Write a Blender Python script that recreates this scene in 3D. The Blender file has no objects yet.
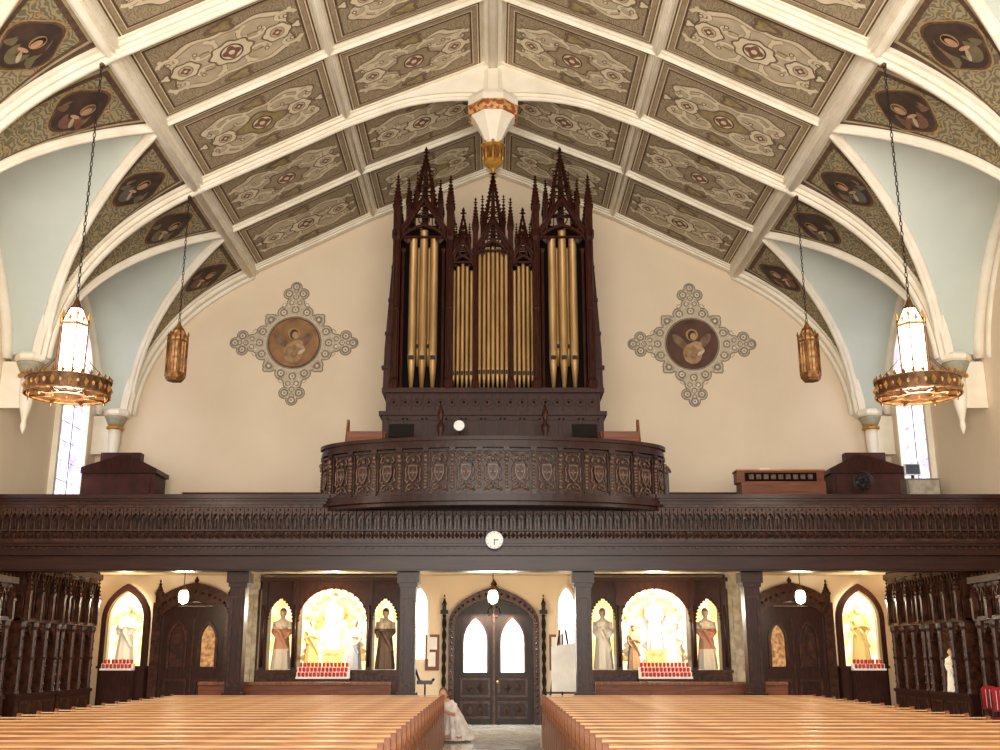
import bpy, bmesh, math, random
from mathutils import Vector, Matrix
random.seed(4)
scene=bpy.context.scene
scene.view_settings.view_transform='Standard'
COL=scene.collection
pi=math.pi
def lin(c):
    r=[]
    for v in c:
        v=v/255.0
        r.append(v/12.92 if v<=0.04045 else ((v+0.055)/1.055)**2.4)
    return (r[0],r[1],r[2],1.0)
MATS={}
def mat(name,c,rough=0.6,metal=0.0,c2=None,scale=4.0,stretch=(1,1,1),emit=0.0,bump=0.0,detail=4.0,kind='noise',emc=None,lo=.35,hi=.65,spec=None):
    if name in MATS: return MATS[name]
    m=bpy.data.materials.new(name); m.use_nodes=True
    nt=m.node_tree; b=nt.nodes['Principled BSDF']
    b.inputs['Roughness'].default_value=rough; b.inputs['Metallic'].default_value=metal
    if spec is not None: b.inputs['Specular IOR Level'].default_value=spec
    if c2 is None: c2=tuple(int(v*0.86) for v in c)
    tc=nt.nodes.new('ShaderNodeTexCoord'); mp=nt.nodes.new('ShaderNodeMapping')
    mp.inputs['Scale'].default_value=stretch
    nt.links.new(tc.outputs['Object'],mp.inputs['Vector'])
    if kind=='noise':
        n=nt.nodes.new('ShaderNodeTexNoise'); n.inputs['Scale'].default_value=scale; n.inputs['Detail'].default_value=detail; out=n.outputs['Fac']
    elif kind=='voronoi':
        n=nt.nodes.new('ShaderNodeTexVoronoi'); n.inputs['Scale'].default_value=scale; out=n.outputs['Distance']
    elif kind=='cells':
        n=nt.nodes.new('ShaderNodeTexVoronoi'); n.inputs['Scale'].default_value=scale; out=n.outputs['Color']
    elif kind=='wave':
        n=nt.nodes.new('ShaderNodeTexWave'); n.inputs['Scale'].default_value=scale; n.inputs['Distortion'].default_value=14; n.inputs['Detail'].default_value=1.0; n.inputs['Detail Scale'].default_value=1.5; out=n.outputs['Fac']
    nt.links.new(mp.outputs['Vector'],n.inputs['Vector'])
    cr=nt.nodes.new('ShaderNodeValToRGB')
    cr.color_ramp.elements[0].position=lo; cr.color_ramp.elements[1].position=hi
    cr.color_ramp.elements[0].color=lin(c2); cr.color_ramp.elements[1].color=lin(c)
    nt.links.new(out,cr.inputs['Fac']); nt.links.new(cr.outputs['Color'],b.inputs['Base Color'])
    if emit>0:
        b.inputs['Emission Strength'].default_value=emit
        if emc: b.inputs['Emission Color'].default_value=lin(emc)
        else: nt.links.new(cr.outputs['Color'],b.inputs['Emission Color'])
    if bump>0:
        bp=nt.nodes.new('ShaderNodeBump'); bp.inputs['Strength'].default_value=bump; bp.inputs['Distance'].default_value=0.03
        nt.links.new(out,bp.inputs['Height']); nt.links.new(bp.outputs['Normal'],b.inputs['Normal'])
    MATS[name]=m; return m
def bandmat(name,bands,rough=0.6,emit=0.0):
    if name in MATS: return MATS[name]
    m=bpy.data.materials.new(name); m.use_nodes=True; nt=m.node_tree; b=nt.nodes['Principled BSDF']
    b.inputs['Roughness'].default_value=rough
    tc=nt.nodes.new('ShaderNodeTexCoord'); sp=nt.nodes.new('ShaderNodeSeparateXYZ'); cr=nt.nodes.new('ShaderNodeValToRGB')
    dv=nt.nodes.new('ShaderNodeMath'); dv.operation='DIVIDE'; dv.inputs[1].default_value=2.0
    nt.links.new(tc.outputs['Object'],sp.inputs[0]); nt.links.new(sp.outputs['Z'],dv.inputs[0]); nt.links.new(dv.outputs[0],cr.inputs['Fac'])
    cr.color_ramp.interpolation='CONSTANT'
    e=cr.color_ramp.elements
    e[0].position=0; e[0].color=lin(bands[0][1])
    e[1].position=bands[1][0]/2; e[1].color=lin(bands[1][1])
    for z,c in bands[2:]:
        x=e.new(z/2); x.color=lin(c)
    nt.links.new(cr.outputs['Color'],b.inputs['Base Color'])
    MATS[name]=m; return m

# ---------------- mesh builder ----------------
class MB:
    def __init__(s,*mats): s.V=[];s.F=[];s.MI=[];s.S=[];s.mats=list(mats)
    def mi(s,m):
        if isinstance(m,int): return m
        if m not in s.mats: s.mats.append(m)
        return s.mats.index(m)
    def add(s,pts,faces,m=0,smooth=False):
        o=len(s.V); s.V+=[tuple(p) for p in pts]; k=s.mi(m)
        for f in faces: s.F.append([o+i for i in f]); s.MI.append(k); s.S.append(smooth)
    def face(s,pts,m=0): s.add(pts,[list(range(len(pts)))],m)
    def box(s,x0,x1,y0,y1,z0,z1,m=0):
        p=[(x0,y0,z0),(x1,y0,z0),(x1,y1,z0),(x0,y1,z0),(x0,y0,z1),(x1,y0,z1),(x1,y1,z1),(x0,y1,z1)]
        s.add(p,[[0,3,2,1],[4,5,6,7],[0,1,5,4],[1,2,6,5],[2,3,7,6],[3,0,4,7]],m)
    def _p(s,a,b,t,ax):
        return (a,t,b) if ax=='Y' else ((t,a,b) if ax=='X' else (a,b,t))
    def prism(s,poly,lo,hi,ax='Y',m=0):
        n=len(poly)
        p=[s._p(a,b,lo,ax) for a,b in poly]+[s._p(a,b,hi,ax) for a,b in poly]
        f=[list(range(n)),list(range(2*n-1,n-1,-1))]+[[i,(i+1)%n,n+(i+1)%n,n+i] for i in range(n)]
        s.add(p,f,m)
    def strip(s,inn,out,lo,hi,ax='Y',m=0,closed=False):
        n=len(inn)
        p=[s._p(a,b,lo,ax) for a,b in inn]+[s._p(a,b,lo,ax) for a,b in out]+[s._p(a,b,hi,ax) for a,b in inn]+[s._p(a,b,hi,ax) for a,b in out]
        f=[]
        for i in range(n if closed else n-1):
            j=(i+1)%n
            f+=[[i,j,n+j,n+i],[2*n+i,3*n+i,3*n+j,2*n+j],[i,2*n+i,2*n+j,j],[n+i,n+j,3*n+j,3*n+i]]
        if not closed:
            f+=[[0,n,3*n,2*n],[n-1,3*n-1,4*n-1,2*n-1]]
        s.add(p,f,m)
    def lathe(s,cx,cy,prof,seg=12,m=0,smooth=True,rot=0,ell=1.0):
        p=[];f=[]
        for r,z in prof:
            for k in range(seg):
                a=2*pi*k/seg+rot; p.append((cx+r*math.cos(a),cy+ell*r*math.sin(a),z))
        for i in range(len(prof)-1):
            for k in range(seg):
                k2=(k+1)%seg; f.append([i*seg+k,i*seg+k2,(i+1)*seg+k2,(i+1)*seg+k])
        f.append([k for k in range(seg)][::-1]); f.append([(len(prof)-1)*seg+k for k in range(seg)])
        s.add(p,f,m,smooth)
    def tube(s,path,r,seg=6,m=0,smooth=True,closed=False):
        P=[Vector(p) for p in path]; n=len(P); pts=[];f=[]
        rr=r if isinstance(r,(list,tuple)) else [r]*n
        up=Vector((0,0,1)); prev=None
        for i in range(n):
            if closed: t=P[(i+1)%n]-P[i-1]
            else: t=P[min(i+1,n-1)]-P[max(i-1,0)]
            t.normalize()
            if prev is None:
                a=up if abs(t.dot(up))<.95 else Vector((1,0,0))
                u=t.cross(a).normalized()
            else:
                u=(prev-t*prev.dot(t)).normalized()
            prev=u; w=t.cross(u)
            for k in range(seg):
                a=2*pi*k/seg+pi/seg; pts.append(P[i]+u*math.cos(a)*rr[i]+w*math.sin(a)*rr[i])
        for i in range(n if closed else n-1):
            j=(i+1)%n
            for k in range(seg):
                k2=(k+1)%seg; f.append([i*seg+k,i*seg+k2,j*seg+k2,j*seg+k])
        if not closed: f.append(list(range(seg))[::-1]); f.append([(n-1)*seg+k for k in range(seg)])
        s.add(pts,f,m,smooth)
    def ell(s,c,r,seg=10,rings=6,m=0,smooth=True):
        if not isinstance(r,(list,tuple)): r=(r,r,r)
        p=[(c[0],c[1],c[2]-r[2])];f=[]
        for i in range(1,rings):
            a=-pi/2+pi*i/rings
            for k in range(seg):
                b=2*pi*k/seg; p.append((c[0]+r[0]*math.cos(a)*math.cos(b),c[1]+r[1]*math.cos(a)*math.sin(b),c[2]+r[2]*math.sin(a)))
        p.append((c[0],c[1],c[2]+r[2])); L=len(p)-1
        for k in range(seg):
            k2=(k+1)%seg; f.append([0,1+k2,1+k]); f.append([L,L-seg+k,L-seg+k2])
            for i in range(rings-2): f.append([1+i*seg+k,1+i*seg+k2,1+(i+1)*seg+k2,1+(i+1)*seg+k])
        s.add(p,f,m,smooth)
    def octa(s,c,r,m=0): s.ell(c,r,4,2,m,False)
    def obj(s,name,root=None,matrix=None,origin=None,label=None,cat=None,kind=None,group=None):
        me=bpy.data.meshes.new(name)
        o0=Vector(root['_b']) if root is not None and '_b' in root else Vector((0,0,0))
        if origin is not None: o0=Vector(origin)
        me.from_pydata([tuple(Vector(v)-o0) for v in s.V],[],s.F)
        for m in s.mats: me.materials.append(m)
        me.polygons.foreach_set('material_index',s.MI); me.polygons.foreach_set('use_smooth',s.S)
        bm=bmesh.new(); bm.from_mesh(me); bmesh.ops.recalc_face_normals(bm,faces=bm.faces); bm.to_mesh(me); bm.free()
        o=bpy.data.objects.new(name,me); COL.objects.link(o)
        if root is not None: o.parent=root
        elif origin is not None: o.location=origin
        if matrix is not None: o.matrix_world=matrix
        if label: o['label']=label
        if cat: o['category']=cat
        if kind: o['kind']=kind
        if group: o['group']=group
        return o
def thing(name,loc,label,cat,group=None):
    e=bpy.data.objects.new(name,None); e.location=loc; e.empty_display_size=.1; COL.objects.link(e)
    e['_b']=list(loc); e['label']=label; e['category']=cat
    if group: e['group']=group
    return e
def kids(o): return [c for c in bpy.data.objects if c.parent==o]
def dup(o,loc=None,rotz=None):
    c=o.copy(); COL.objects.link(c)
    if loc is not None: c.location=loc
    if rotz is not None: c.rotation_euler=(0,0,rotz)
    for k in kids(o):
        kc=k.copy(); COL.objects.link(kc); kc.parent=c
    return c
def arch(x0,x1,z0,h,n=7):
    w=x1-x0; L=[]
    for i in range(n+1):
        a=(pi/3)*i/n; L.append((x1-w*math.cos(a),z0+h*math.sin(a)/math.sin(pi/3)))
    R=[(x0+x1-a,b) for a,b in L[:-1]][::-1]
    return L+R
def rarch(x0,x1,z0,h,n=7):
    xm=(x0+x1)/2; w=(x1-x0)/2
    return [(xm-w*math.cos(pi*i/(2*n)),z0+h*math.sin(pi*i/(2*n))) for i in range(2*n+1)]
def gable(x0,x1,z0,h,n=7):
    xm=(x0+x1)/2; L=[(x0+(xm-x0)*i/n,z0+h*i/n) for i in range(n+1)]
    return L+[(x0+x1-a,b) for a,b in L[:-1]][::-1]
def lancet(x0,x1,zb,z0,h,n=7): return [(x0,zb)]+arch(x0,x1,z0,h,n)+[(x1,zb)]
def frame_arch(mb,x0,x1,zb,z0,h,t,lo,hi,ax='Y',m=0):
    mb.strip(lancet(x0,x1,zb,z0,h),lancet(x0-t,x1+t,zb,z0,h+t*1.4),lo,hi,ax,m)

# ---------------- materials ----------------
WALL=mat('plaster_cream',(236,217,190),.9,c2=(230,209,181),scale=.5)
TRIM=mat('plaster_ivory',(244,236,219),.75,c2=(234,223,202),scale=2,spec=.3)
BLUE=mat('plaster_pale_blue',(203,208,198),.9,c2=(193,200,190),scale=.7)
DARK=mat('dark_walnut',(58,29,19),.34,c2=(34,15,10),scale=6,stretch=(6,6,.8),spec=.25)
DARKH=mat('dark_walnut_beam',(56,27,18),.33,c2=(36,16,11),scale=3,stretch=(.4,5,5),spec=.25)
DARK2=mat('dark_walnut_carved',(74,41,27),.36,c2=(36,17,11),scale=9,bump=.3,spec=.25)
ORGW=mat('organ_mahogany',(64,28,17),.36,c2=(38,14,9),scale=5,stretch=(5,5,.6),spec=.22)
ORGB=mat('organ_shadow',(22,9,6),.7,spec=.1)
BALW=mat('balcony_oak',(58,34,25),.33,c2=(30,16,11),scale=9,bump=.3,spec=.3)
CARV=mat('carved_relief_lit',(118,88,70),.36,c2=(72,50,38),scale=12,bump=.4,spec=.35)  # paler than the panels: highlights on the carving put into its colour
ARC=mat('arcade_walnut',(74,45,32),.4,c2=(48,28,20),scale=9,spec=.25)
OAK=mat('honey_oak',(184,124,72),.45,c2=(142,88,46),scale=5,stretch=(.5,5,5),spec=.3)
OAKT=mat('honey_oak_rail_lit',(220,176,124),.3,c2=(198,146,94),scale=5,stretch=(.5,5,5))  # paler oak copy, paints the highlight along the shiny pew tops
OAK2=mat('oak_end',(146,90,54),.42,c2=(108,62,36),scale=5,stretch=(5,5,.6),spec=.3)
BRN=mat('brown_panel',(128,72,42),.45,c2=(98,52,30),scale=4,stretch=(.4,4,4),spec=.3)
GOLD=mat('gilt_pipe',(182,146,94),.46,.45,c2=(150,114,68),scale=2,stretch=(3,3,.4))
GILT=mat('gilding',(206,160,76),.4,.5,c2=(160,112,44),scale=8)
MOUTH=mat('pipe_mouth_shadow',(38,22,12),.7)
BRONZE=mat('bronze',(110,74,42),.4,.5,c2=(66,40,24),scale=8)
BRONZEG=mat('gilded_bronze',(160,112,56),.45,.5,c2=(96,60,30),scale=12)
IRON=mat('iron',(40,28,22),.5,.3)
GLOW=mat('lamp_glass',(255,246,222),.4,c2=(255,232,190),scale=5,emit=9)
AMBER=mat('amber_glass',(196,150,100),.3,c2=(120,80,50),scale=10,emit=.45)
WIN=mat('stained_glass_daylight',(252,252,255),.2,c2=(170,162,236),scale=5.5,kind='cells',emit=1.8,lo=0.15,hi=.6)
WINW=mat('vestibule_glass',(255,250,236),.2,c2=(248,236,206),scale=5.5,kind='cells',emit=1.6)
RED=mat('red_glass',(190,18,28),.25,c2=(150,8,16),scale=8,emit=.2)
REDU=mat('red_upholstery',(170,24,34),.8,c2=(140,16,26),scale=8)
WHITE=mat('white_paint',(240,238,232),.5,c2=(228,226,220))
BLACK=mat('black',(18,16,17),.4)
GREY=mat('grey_stone',(186,174,154),.7,c2=(146,134,116),scale=6)
FLOOR=mat('stone_floor',(212,208,198),.12,c2=(184,178,166),scale=1.5)

# ---------------- camera ----------------
cd=bpy.data.cameras.new('camera'); cam=bpy.data.objects.new('camera',cd); COL.objects.link(cam)
cam.location=(0,0,1.8); cam.rotation_euler=(math.radians(90+14.7),0,0)
cd.lens=38.45; cd.sensor_width=36; cd.shift_x=.007; cd.clip_end=200
scene.camera=cam

# ---------------- structure ----------------
def struct(mb,name): return mb.obj(name,kind='structure')
YB=30.2; XW=11.4; XR=7.24; XS=10.55; ZS=8.5
mb=MB(FLOOR); mb.box(-XW-.3,XW+.3,-4,YB+.3,-.2,0); struct(mb,'floor')
def zr(x):
    x=abs(x); return 16.2-(x/3.62)*1.5 if x<3.62 else 14.7-(x-3.62)/3.62*1.8
mb=MB(WALL)
mb.box(-XW-.3,XW+.3,YB,YB+.3,0,17); struct(mb,'wall_back')
for sd,nm in ((-1,'wall_left'),(1,'wall_right')):
    mb=MB(WALL); a,b=sorted((sd*XW,sd*(XW+.3))); mb.box(a,b,9,YB,0,12.9); struct(mb,nm)
mb=MB(TRIM)
xs=[-XR,-3.62,0,3.62,XR]
mb.strip([(x,zr(x)+.06) for x in xs],[(x,zr(x)+.25) for x in xs],9,YB+.3,'Y'); struct(mb,'ceiling')
P0,P1,P2,P3=(XS,ZS),(10.42,10.6),(9.0,12.0),(XR,12.9)
def cove(t):
    a=(1-t)**3;b=3*t*(1-t)**2;c=3*t*t*(1-t);d=t**3
    return (a*P0[0]+b*P1[0]+c*P2[0]+d*P3[0], a*P0[1]+b*P1[1]+c*P2[1]+d*P3[1])
def cpt(sd,Y,t,off=0):
    x,z=cove(t); x1,z1=cove(min(t+.01,1.0)); x0,z0=cove(min(t+.01,1.0)-.02)
    tx,tz=x1-x0,z1-z0; l=math.hypot(tx,tz)
    nx,nz=-abs(tz/l),-abs(tx/l)
    return (sd*(x+nx*off),Y,z+nz*off)
def gg(t): return max(0,(XS-cove(t)[0])/(XS-XR))**.84
tn=0
def trim(mb):
    global tn
    tn+=1; struct(mb,'trim_%d'%tn)
for x,w,h in ((0,.48,.30),(3.62,.18,.14),(-3.62,.18,.14),(XR,.34,.25),(-XR,.34,.25)):
    mb=MB(TRIM); z=zr(x)
    mb.box(x-w*.42,x+w*.42,9,YB,z-h*.6,z+.1); mb.tube([(x,9,z-h*.6),(x,YB,z-h*.6)],w*.26,8); mb.box(x-w*.62,x+w*.62,9,YB,z-h*.28,z+.08)
    trim(mb)
def fine(a,b,n): return [a+(b-a)*i/n for i in range(n+1)]
for Y in (12,15,18,21,24,27,30):
    main=(Y%6==0); mb=MB(TRIM); w=.34 if main else .17; h=.27 if main else .12
    if Y==30: h=.18
    X=fine(-XR,XR,48)
    def low(x,h):
        d=0
        if main and Y<30: d=.80*max(0,1-abs(x)/2.6)**1.7
        return zr(x)-h-d
    mb.strip([(x,low(x,h*.8)) for x in X],[(x,zr(x)+.08) for x in X],Y-w*.28,min(Y+w*.28,YB),'Y')
    if Y<30: mb.tube([(x,Y,low(x,h*.8)) for x in X],w*.2,8)
    mb.strip([(x,low(x,h*.5)) for x in X],[(x,zr(x)+.08) for x in X],Y-w*.5,min(Y+w*.5,YB),'Y')
    mb.strip([(x,zr(x)-.05) for x in X],[(x,zr(x)+.08) for x in X],Y-w*.7,min(Y+w*.7,YB),'Y')
    trim(mb)
for sd in (-1,1):
    for Y in (12,18,24,30):
        mb=MB(TRIM)
        T=fine(0,1,18)
        for hw,d in ((.24,.08),(.15,.18)):
            inn=[cpt(sd,0,t,d) for t in T]; out=[cpt(sd,0,t,-.12) for t in T]
            mb.strip([(p[0],p[2]) for p in inn],[(p[0],p[2]) for p in out],Y-hw,min(Y+hw,YB),'Y')
        mb.tube([cpt(sd,Y if Y<30 else YB-.08,t,.18) for t in T],.085,8)
        trim(mb)
    for Yc in (15,21,27):
        mb=MB(TRIM)
        for q in (-1,1):
            for rr,oo in ((.11,.02),(.06,.12)):
                path=[cpt(sd,Yc-q*3+q*3*gg(t),t,oo) for t in fine(0,1,22)]
                mb.tube(path,rr,6)
            path=[(sd*(XW-.05),Yc-q*3+q*3*gg(t),ZS+(cove(t)[1]-ZS)*.82) for t in fine(0,1,18)]
            mb.tube(path,.14,6)
            path=[(sd*(XW-.02),Yc-q*2.6+q*2.6*gg(t),ZS-.1+(cove(t)[1]-ZS)*.78) for t in fine(0,1,18)]
            mb.tube(path,.07,6)
        trim(mb)
        mb=MB(BLUE); V=[];F=[]
        T=fine(0,1,22)
        for q in (-1,1):
            o=len(V)
            for t in T:
                g=cpt(sd,Yc-q*3+q*3*gg(t),t,0); W=(sd*(XW+.02),g[1],ZS+(cove(t)[1]-ZS)*.82)
                for k in range(5):
                    f=k/4; V.append((g[0]+(W[0]-g[0])*f,g[1],g[2]+(W[2]-g[2])*f+.12*math.sin(pi*f)))
            for i in range(len(T)-1):
                for k in range(4): a=o+i*5+k; F.append([a,a+1,a+6,a+5])
        mb.add(V,F,0,True); trim(mb)
# ---------------- painted spandrels with angels ----------------
SPB=mat('spandrel_border',(108,82,60),.85,c2=(84,60,46),scale=8)
SPG=mat('spandrel_scroll',(166,150,114),.85,c2=(116,108,88),scale=3.2,kind='wave',lo=.25,hi=.7)
SPL=mat('spandrel_line',(196,178,142),.85)
SPO=mat('spandrel_gold_scroll',(180,148,98),.85,c2=(146,116,72),scale=6)
MED=mat('medallion_umber',(76,56,44),.85,c2=(56,40,32),scale=3)
SKIN=mat('painted_flesh',(204,160,128),.85); WING=mat('painted_wing',(140,112,88),.85,c2=(108,82,64),scale=6)
HALO=mat('painted_halo',(180,146,92),.8); ROBE1=mat('painted_rose_robe',(128,90,72),.85,scale=6); ROBE2=mat('painted_grey_robe',(112,104,94),.85,scale=6); ROBE3=mat('painted_olive_robe',(122,110,80),.85,scale=6)
ci=0
for sd in (-1,1):
    for Y0 in (12,18,24,30):
        for q in (-1,1):
            if Y0==12 and q<0: continue
            if Y0==30 and q>0: continue
            ci+=1
            mb=MB(SPB,SPG,SPL,SPO)
            def sp(s,t,off): return cpt(sd,Y0+q*3*gg(t)*s,t,off)
            def patch(s0,s1,t0,t1,off,m,n=20,k=6):
                V=[];F=[]
                for i in range(n+1):
                    t=t0+(t1-t0)*i/n
                    for j in range(k+1):
                        V.append(sp(s0+(s1-s0)*j/k,t,off))
                for i in range(n):
                    for j in range(k): a=i*(k+1)+j; F.append([a,a+1,a+k+2,a+k+1])
                mb.add(V,F,m,False)
            patch(0,1.0,0.01,1,0,0); patch(.15,.92,.16,.965,.012,2); patch(.18,.89,.19,.955,.02,0); patch(.22,.85,.24,.935,.03,1)
            for i in range(10):
                t=.32+.05*i+(0.0 if i<5 else .02*(i-4)); L=3*gg(t)*.3
                for s_ in (-1,1):
                    pts=[]
                    for k in range(10):
                        a=k/9*4.4; rr=(.05+.05*L)*(1-k/14)
                        yy=3*gg(t)*(.52+s_*.17)
                        pts.append(cpt(sd,Y0+q*(yy+rr*math.cos(a)*1.2),min(.93,t+rr*math.sin(a)/4.2),.035))
                    if .60<t<.93 and .17*3*gg(t)<.35: continue
                    mb.tube(pts,.018,4,3)
            tc=.80; yc=Y0+q*3*gg(tc)*.53; Lc=4.2
            o=mb.obj('painted_spandrel'); o['label']='brown and sage painted spandrel with angel between vault ribs'; o['category']='painting'; o['group']='painted angel spandrels'
            md=MB(MED,SPL,SKIN,WING,HALO)
            rb=(ROBE1,ROBE2,ROBE3)[ci%3]; sh=(-.06,.05,0,.08)[ci%4]; wr=(.8,.5,1.1)[ci%3]
            def blob(cx,cy,rx,ry,off,m,n=20,rot=0,lob=0):
                pts=[]
                for i in range(n):
                    a=2*pi*i/n; k_=1+lob*math.cos(4*a); px=rx*k_*math.cos(a);py=ry*k_*math.sin(a)
                    x=cx+px*math.cos(rot)-py*math.sin(rot); y=cy+px*math.sin(rot)+py*math.cos(rot)
                    t=min(.995,tc+y/Lc); pts.append(cpt(sd,yc+x,t,off))
                md.face(pts,m)
            blob(0,0,.62,.50,.05,SPO,32,0,.08); blob(0,0,.585,.47,.056,SPB,32,0,.08); blob(0,0,.54,.43,.062,MED,32,0,.07)
            blob(-.24,.04,.27,.10,.07,WING,rot=wr); blob(.24,.04,.27,.10,.072,WING,rot=-wr); blob(-.28,-.12,.2,.07,.074,rb,rot=.5); blob(.3,-.1,.2,.07,.076,rb,rot=-.5)
            blob(sh,-.18,.22,.2,.08,rb); blob(sh,.11,.14,.13,.09,HALO); blob(sh,.11,.1,.12,.095,MOUTH if ci%3 else SPB); blob(sh+.01,.08,.075,.095,.1,SKIN); blob(sh-.04,-.1,.12,.035,.102,SKIN,rot=.3); blob(sh+.06,-.2,.12,.04,.104,SPL,rot=-.6)
            md.obj('angel_medallion',root=o)
# ---------------- ceiling panels ----------------
PG=mat('panel_taupe',(202,186,158),.9,c2=(184,168,140),scale=3)
PG2=mat('panel_leafy',(170,152,122),.9,c2=(142,126,100),scale=4,kind='wave',lo=.2,hi=.8)
PD=mat('panel_brown',(134,112,88),.9,c2=(116,94,74),scale=5)
PDK=mat('panel_border_brown',(106,80,62),.9,c2=(88,64,50),scale=5)
PC=mat('panel_cream',(228,214,184),.9,c2=(216,200,170),scale=4)
PM=mat('panel_mid',(168,148,118),.9,c2=(150,130,102),scale=8)
PO=mat('panel_olive',(166,148,102),.9,c2=(142,124,82),scale=8)
PR=mat('panel_rose',(138,98,76),.9,c2=(118,80,62),scale=8)
def make_panel(A,B,var):
    p=MB(PG,PD,PC,PM,PO,PG2,PDK,PR)
    def rect(a,b,z,m): p.face([(-a,-b,z),(a,-b,z),(a,b,z),(-a,b,z)],m)
    rect(A,B,0,PC)
    rect(A-.04,B-.04,.004,PDK); rect(A-.08,B-.08,.008,PC); rect(A-.11,B-.11,.012,PD); rect(A-.13,B-.13,.016,PM); rect(A-.23,B-.23,.02,PC); rect(A-.25,B-.25,.024,PDK);rect(A-.30,B-.30,.028,PG2)
    a=A-.31;b=B-.31
    def disc(x,y,r,z,m,n=20,lob=0,l=4,ex=1):
        p.face([(x+ex*r*(1+lob*math.cos(l*2*pi*i/n))*math.cos(2*pi*i/n),y+r*(1+lob*math.cos(l*2*pi*i/n))*math.sin(2*pi*i/n),z) for i in range(n)],m)
    def band(pts,w,z,m,taper=False):
        P=[Vector((q[0],q[1],0)) for q in pts]; n=len(P)
        L=[];R=[]
        for i in range(n):
            d=(P[min(i+1,n-1)]-P[max(i-1,0)]).normalized(); ww=w*(1-.6*i/n) if taper else w
            nn=Vector((-d.y,d.x,0))*ww/2
            L.append(P[i]+nn);R.append(P[i]-nn)
        for i in range(n-1): p.face([(v.x,v.y,z) for v in (L[i],R[i],R[i+1],L[i+1])],m)
    def shape(f,k,k2,k3=.05):
        pts=[]
        for i in range(129):
            t=2*pi*i/128; r=f*(1+k*math.cos(4*t+pi)+k3*math.cos(12*t)+k2*math.cos(2*t))
            x=max(-a*.97,min(a*.97,a*.90*r*math.cos(t))); y=max(-b*.97,min(b*.97,b*.86*r*math.sin(t)))
            pts.append((x,y))
        return pts
    K=(.20,.12,.16)[var]; K3=(.05,.03,.07)[var]
    for f,z,m in ((1,.034,PD),(.965,.037,PC),(.86,.040,PM),(.83,.043,PG)):
        S=shape(f,K,.08,K3); p.face([(x,y,z) for x,y in S[:-1]],m)
    SC=(((.33,.36,.28,1.15,0.3),(.76,.34,.22,1.1,1.4)),((.42,.32,.32,1.0,2.0),(.80,.38,.18,1.2,0.0)),((.26,.40,.22,1.2,1.0),(.56,.38,.23,1.1,3.0),(.84,.32,.17,1.1,0.6)))[var]
    for sx in (-1,1):
        for sy in (-1,1):
            for cx,cy,r,tw,ph in SC:
                pts=[]
                for i in range(24):
                    t=ph+i/23*tw*2*pi*.8; rr=r*(1-i/28)
                    pts.append((sx*(a*cx+rr*math.cos(t)*1.5),sy*(b*cy+rr*math.sin(t))))
                band(pts,.14,.047,PM,True); band(pts,.10,.050,PC,True)
                x,y=pts[-1]; disc(x,y,.06,.052,PD,10); disc(x,y,.035,.054,PC,8)
                for j in (3,8,13):
                    x,y=pts[j]; disc(x*1.0,y+sy*.07,.05,.051,PC,8)
            pts=[(sx*a*(.10+.46*i/10),sy*b*(.16+.13*math.sin(i/10*pi))) for i in range(11)]
            band(pts,.05,.049,PO)
        e=(.60,.66,.72)[var]
        disc(sx*a*e,0,.28,.056,PD,30,.08,6,1.2); disc(sx*a*e,0,.245,.058,PC,30,.08,6,1.2); disc(sx*a*e,0,.17,.060,PM); disc(sx*a*e,0,.14,.062,PG); disc(sx*a*e,0,.10,.064,PR,20,.2,4); disc(sx*a*e,0,.04,.066,PC,10)
        disc(sx*a*.94,0,.13,.056,PD,24,.3,3); disc(sx*a*.94,0,.08,.058,PC,24,.3,3)
        disc(0,sx*b*.84,.17,.056,PD,24,.3,3,1.8); disc(0,sx*b*.84,.11,.058,PO,24,.3,3,1.8)
    if var==0:
        disc(0,0,.40,.060,PD,40,.20,4,1.45); disc(0,0,.35,.062,PO,40,.20,4,1.45)
    elif var==1:
        disc(0,0,.38,.060,PD,40,.08,8,1.3); disc(0,0,.34,.062,PC,40,.08,8,1.3)
    else:
        disc(0,0,.42,.060,PD,42,.16,6,1.4); disc(0,0,.37,.062,PM,42,.16,6,1.4)
    disc(0,0,.26,.065,PDK,24); disc(0,0,.22,.067,PC,24); disc(0,0,.18,.069,PR,24,.2,4); disc(0,0,.07,.073,PC)
    return p
segs=[(0,3.62,.30,.12),(3.62,XR,.12,.22)]
for ti,(xa,xb,ma,mb_) in enumerate(segs):
    za,zb=zr(xa),zr(xb); L=math.hypot(xb-xa,za-zb); al=math.atan2(za-zb,xb-xa)
    A=(L-ma-mb_)/2; B=1.5-.15
    fs=[None]*3
    s=ma+A
    for sd in (-1,1):
        for yi,Y in enumerate((28.5,25.5,22.5,19.5,16.5,13.5)):
            u=Vector((sd*math.cos(al),0,-math.sin(al))); v=Vector((0,-sd,0)); n=u.cross(v)
            x=sd*(xa+s*math.cos(al)); z=za-s*math.sin(al)
            M=Matrix(((u.x,v.x,n.x,x),(u.y,v.y,n.y,Y),(u.z,v.z,n.z,z),(0,0,0,1)))
            vr=(ti+yi)%3
            if fs[vr] is None:
                fs[vr]=make_panel(A,B,vr).obj('ceiling_panel'); o=fs[vr]
            else:
                o=fs[vr].copy(); COL.objects.link(o)
            o.matrix_world=M
            o['label']='painted ceiling coffer with taupe and cream scroll ornament'; o['category']='ceiling panel'; o['group']='painted ceiling coffers'
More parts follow.
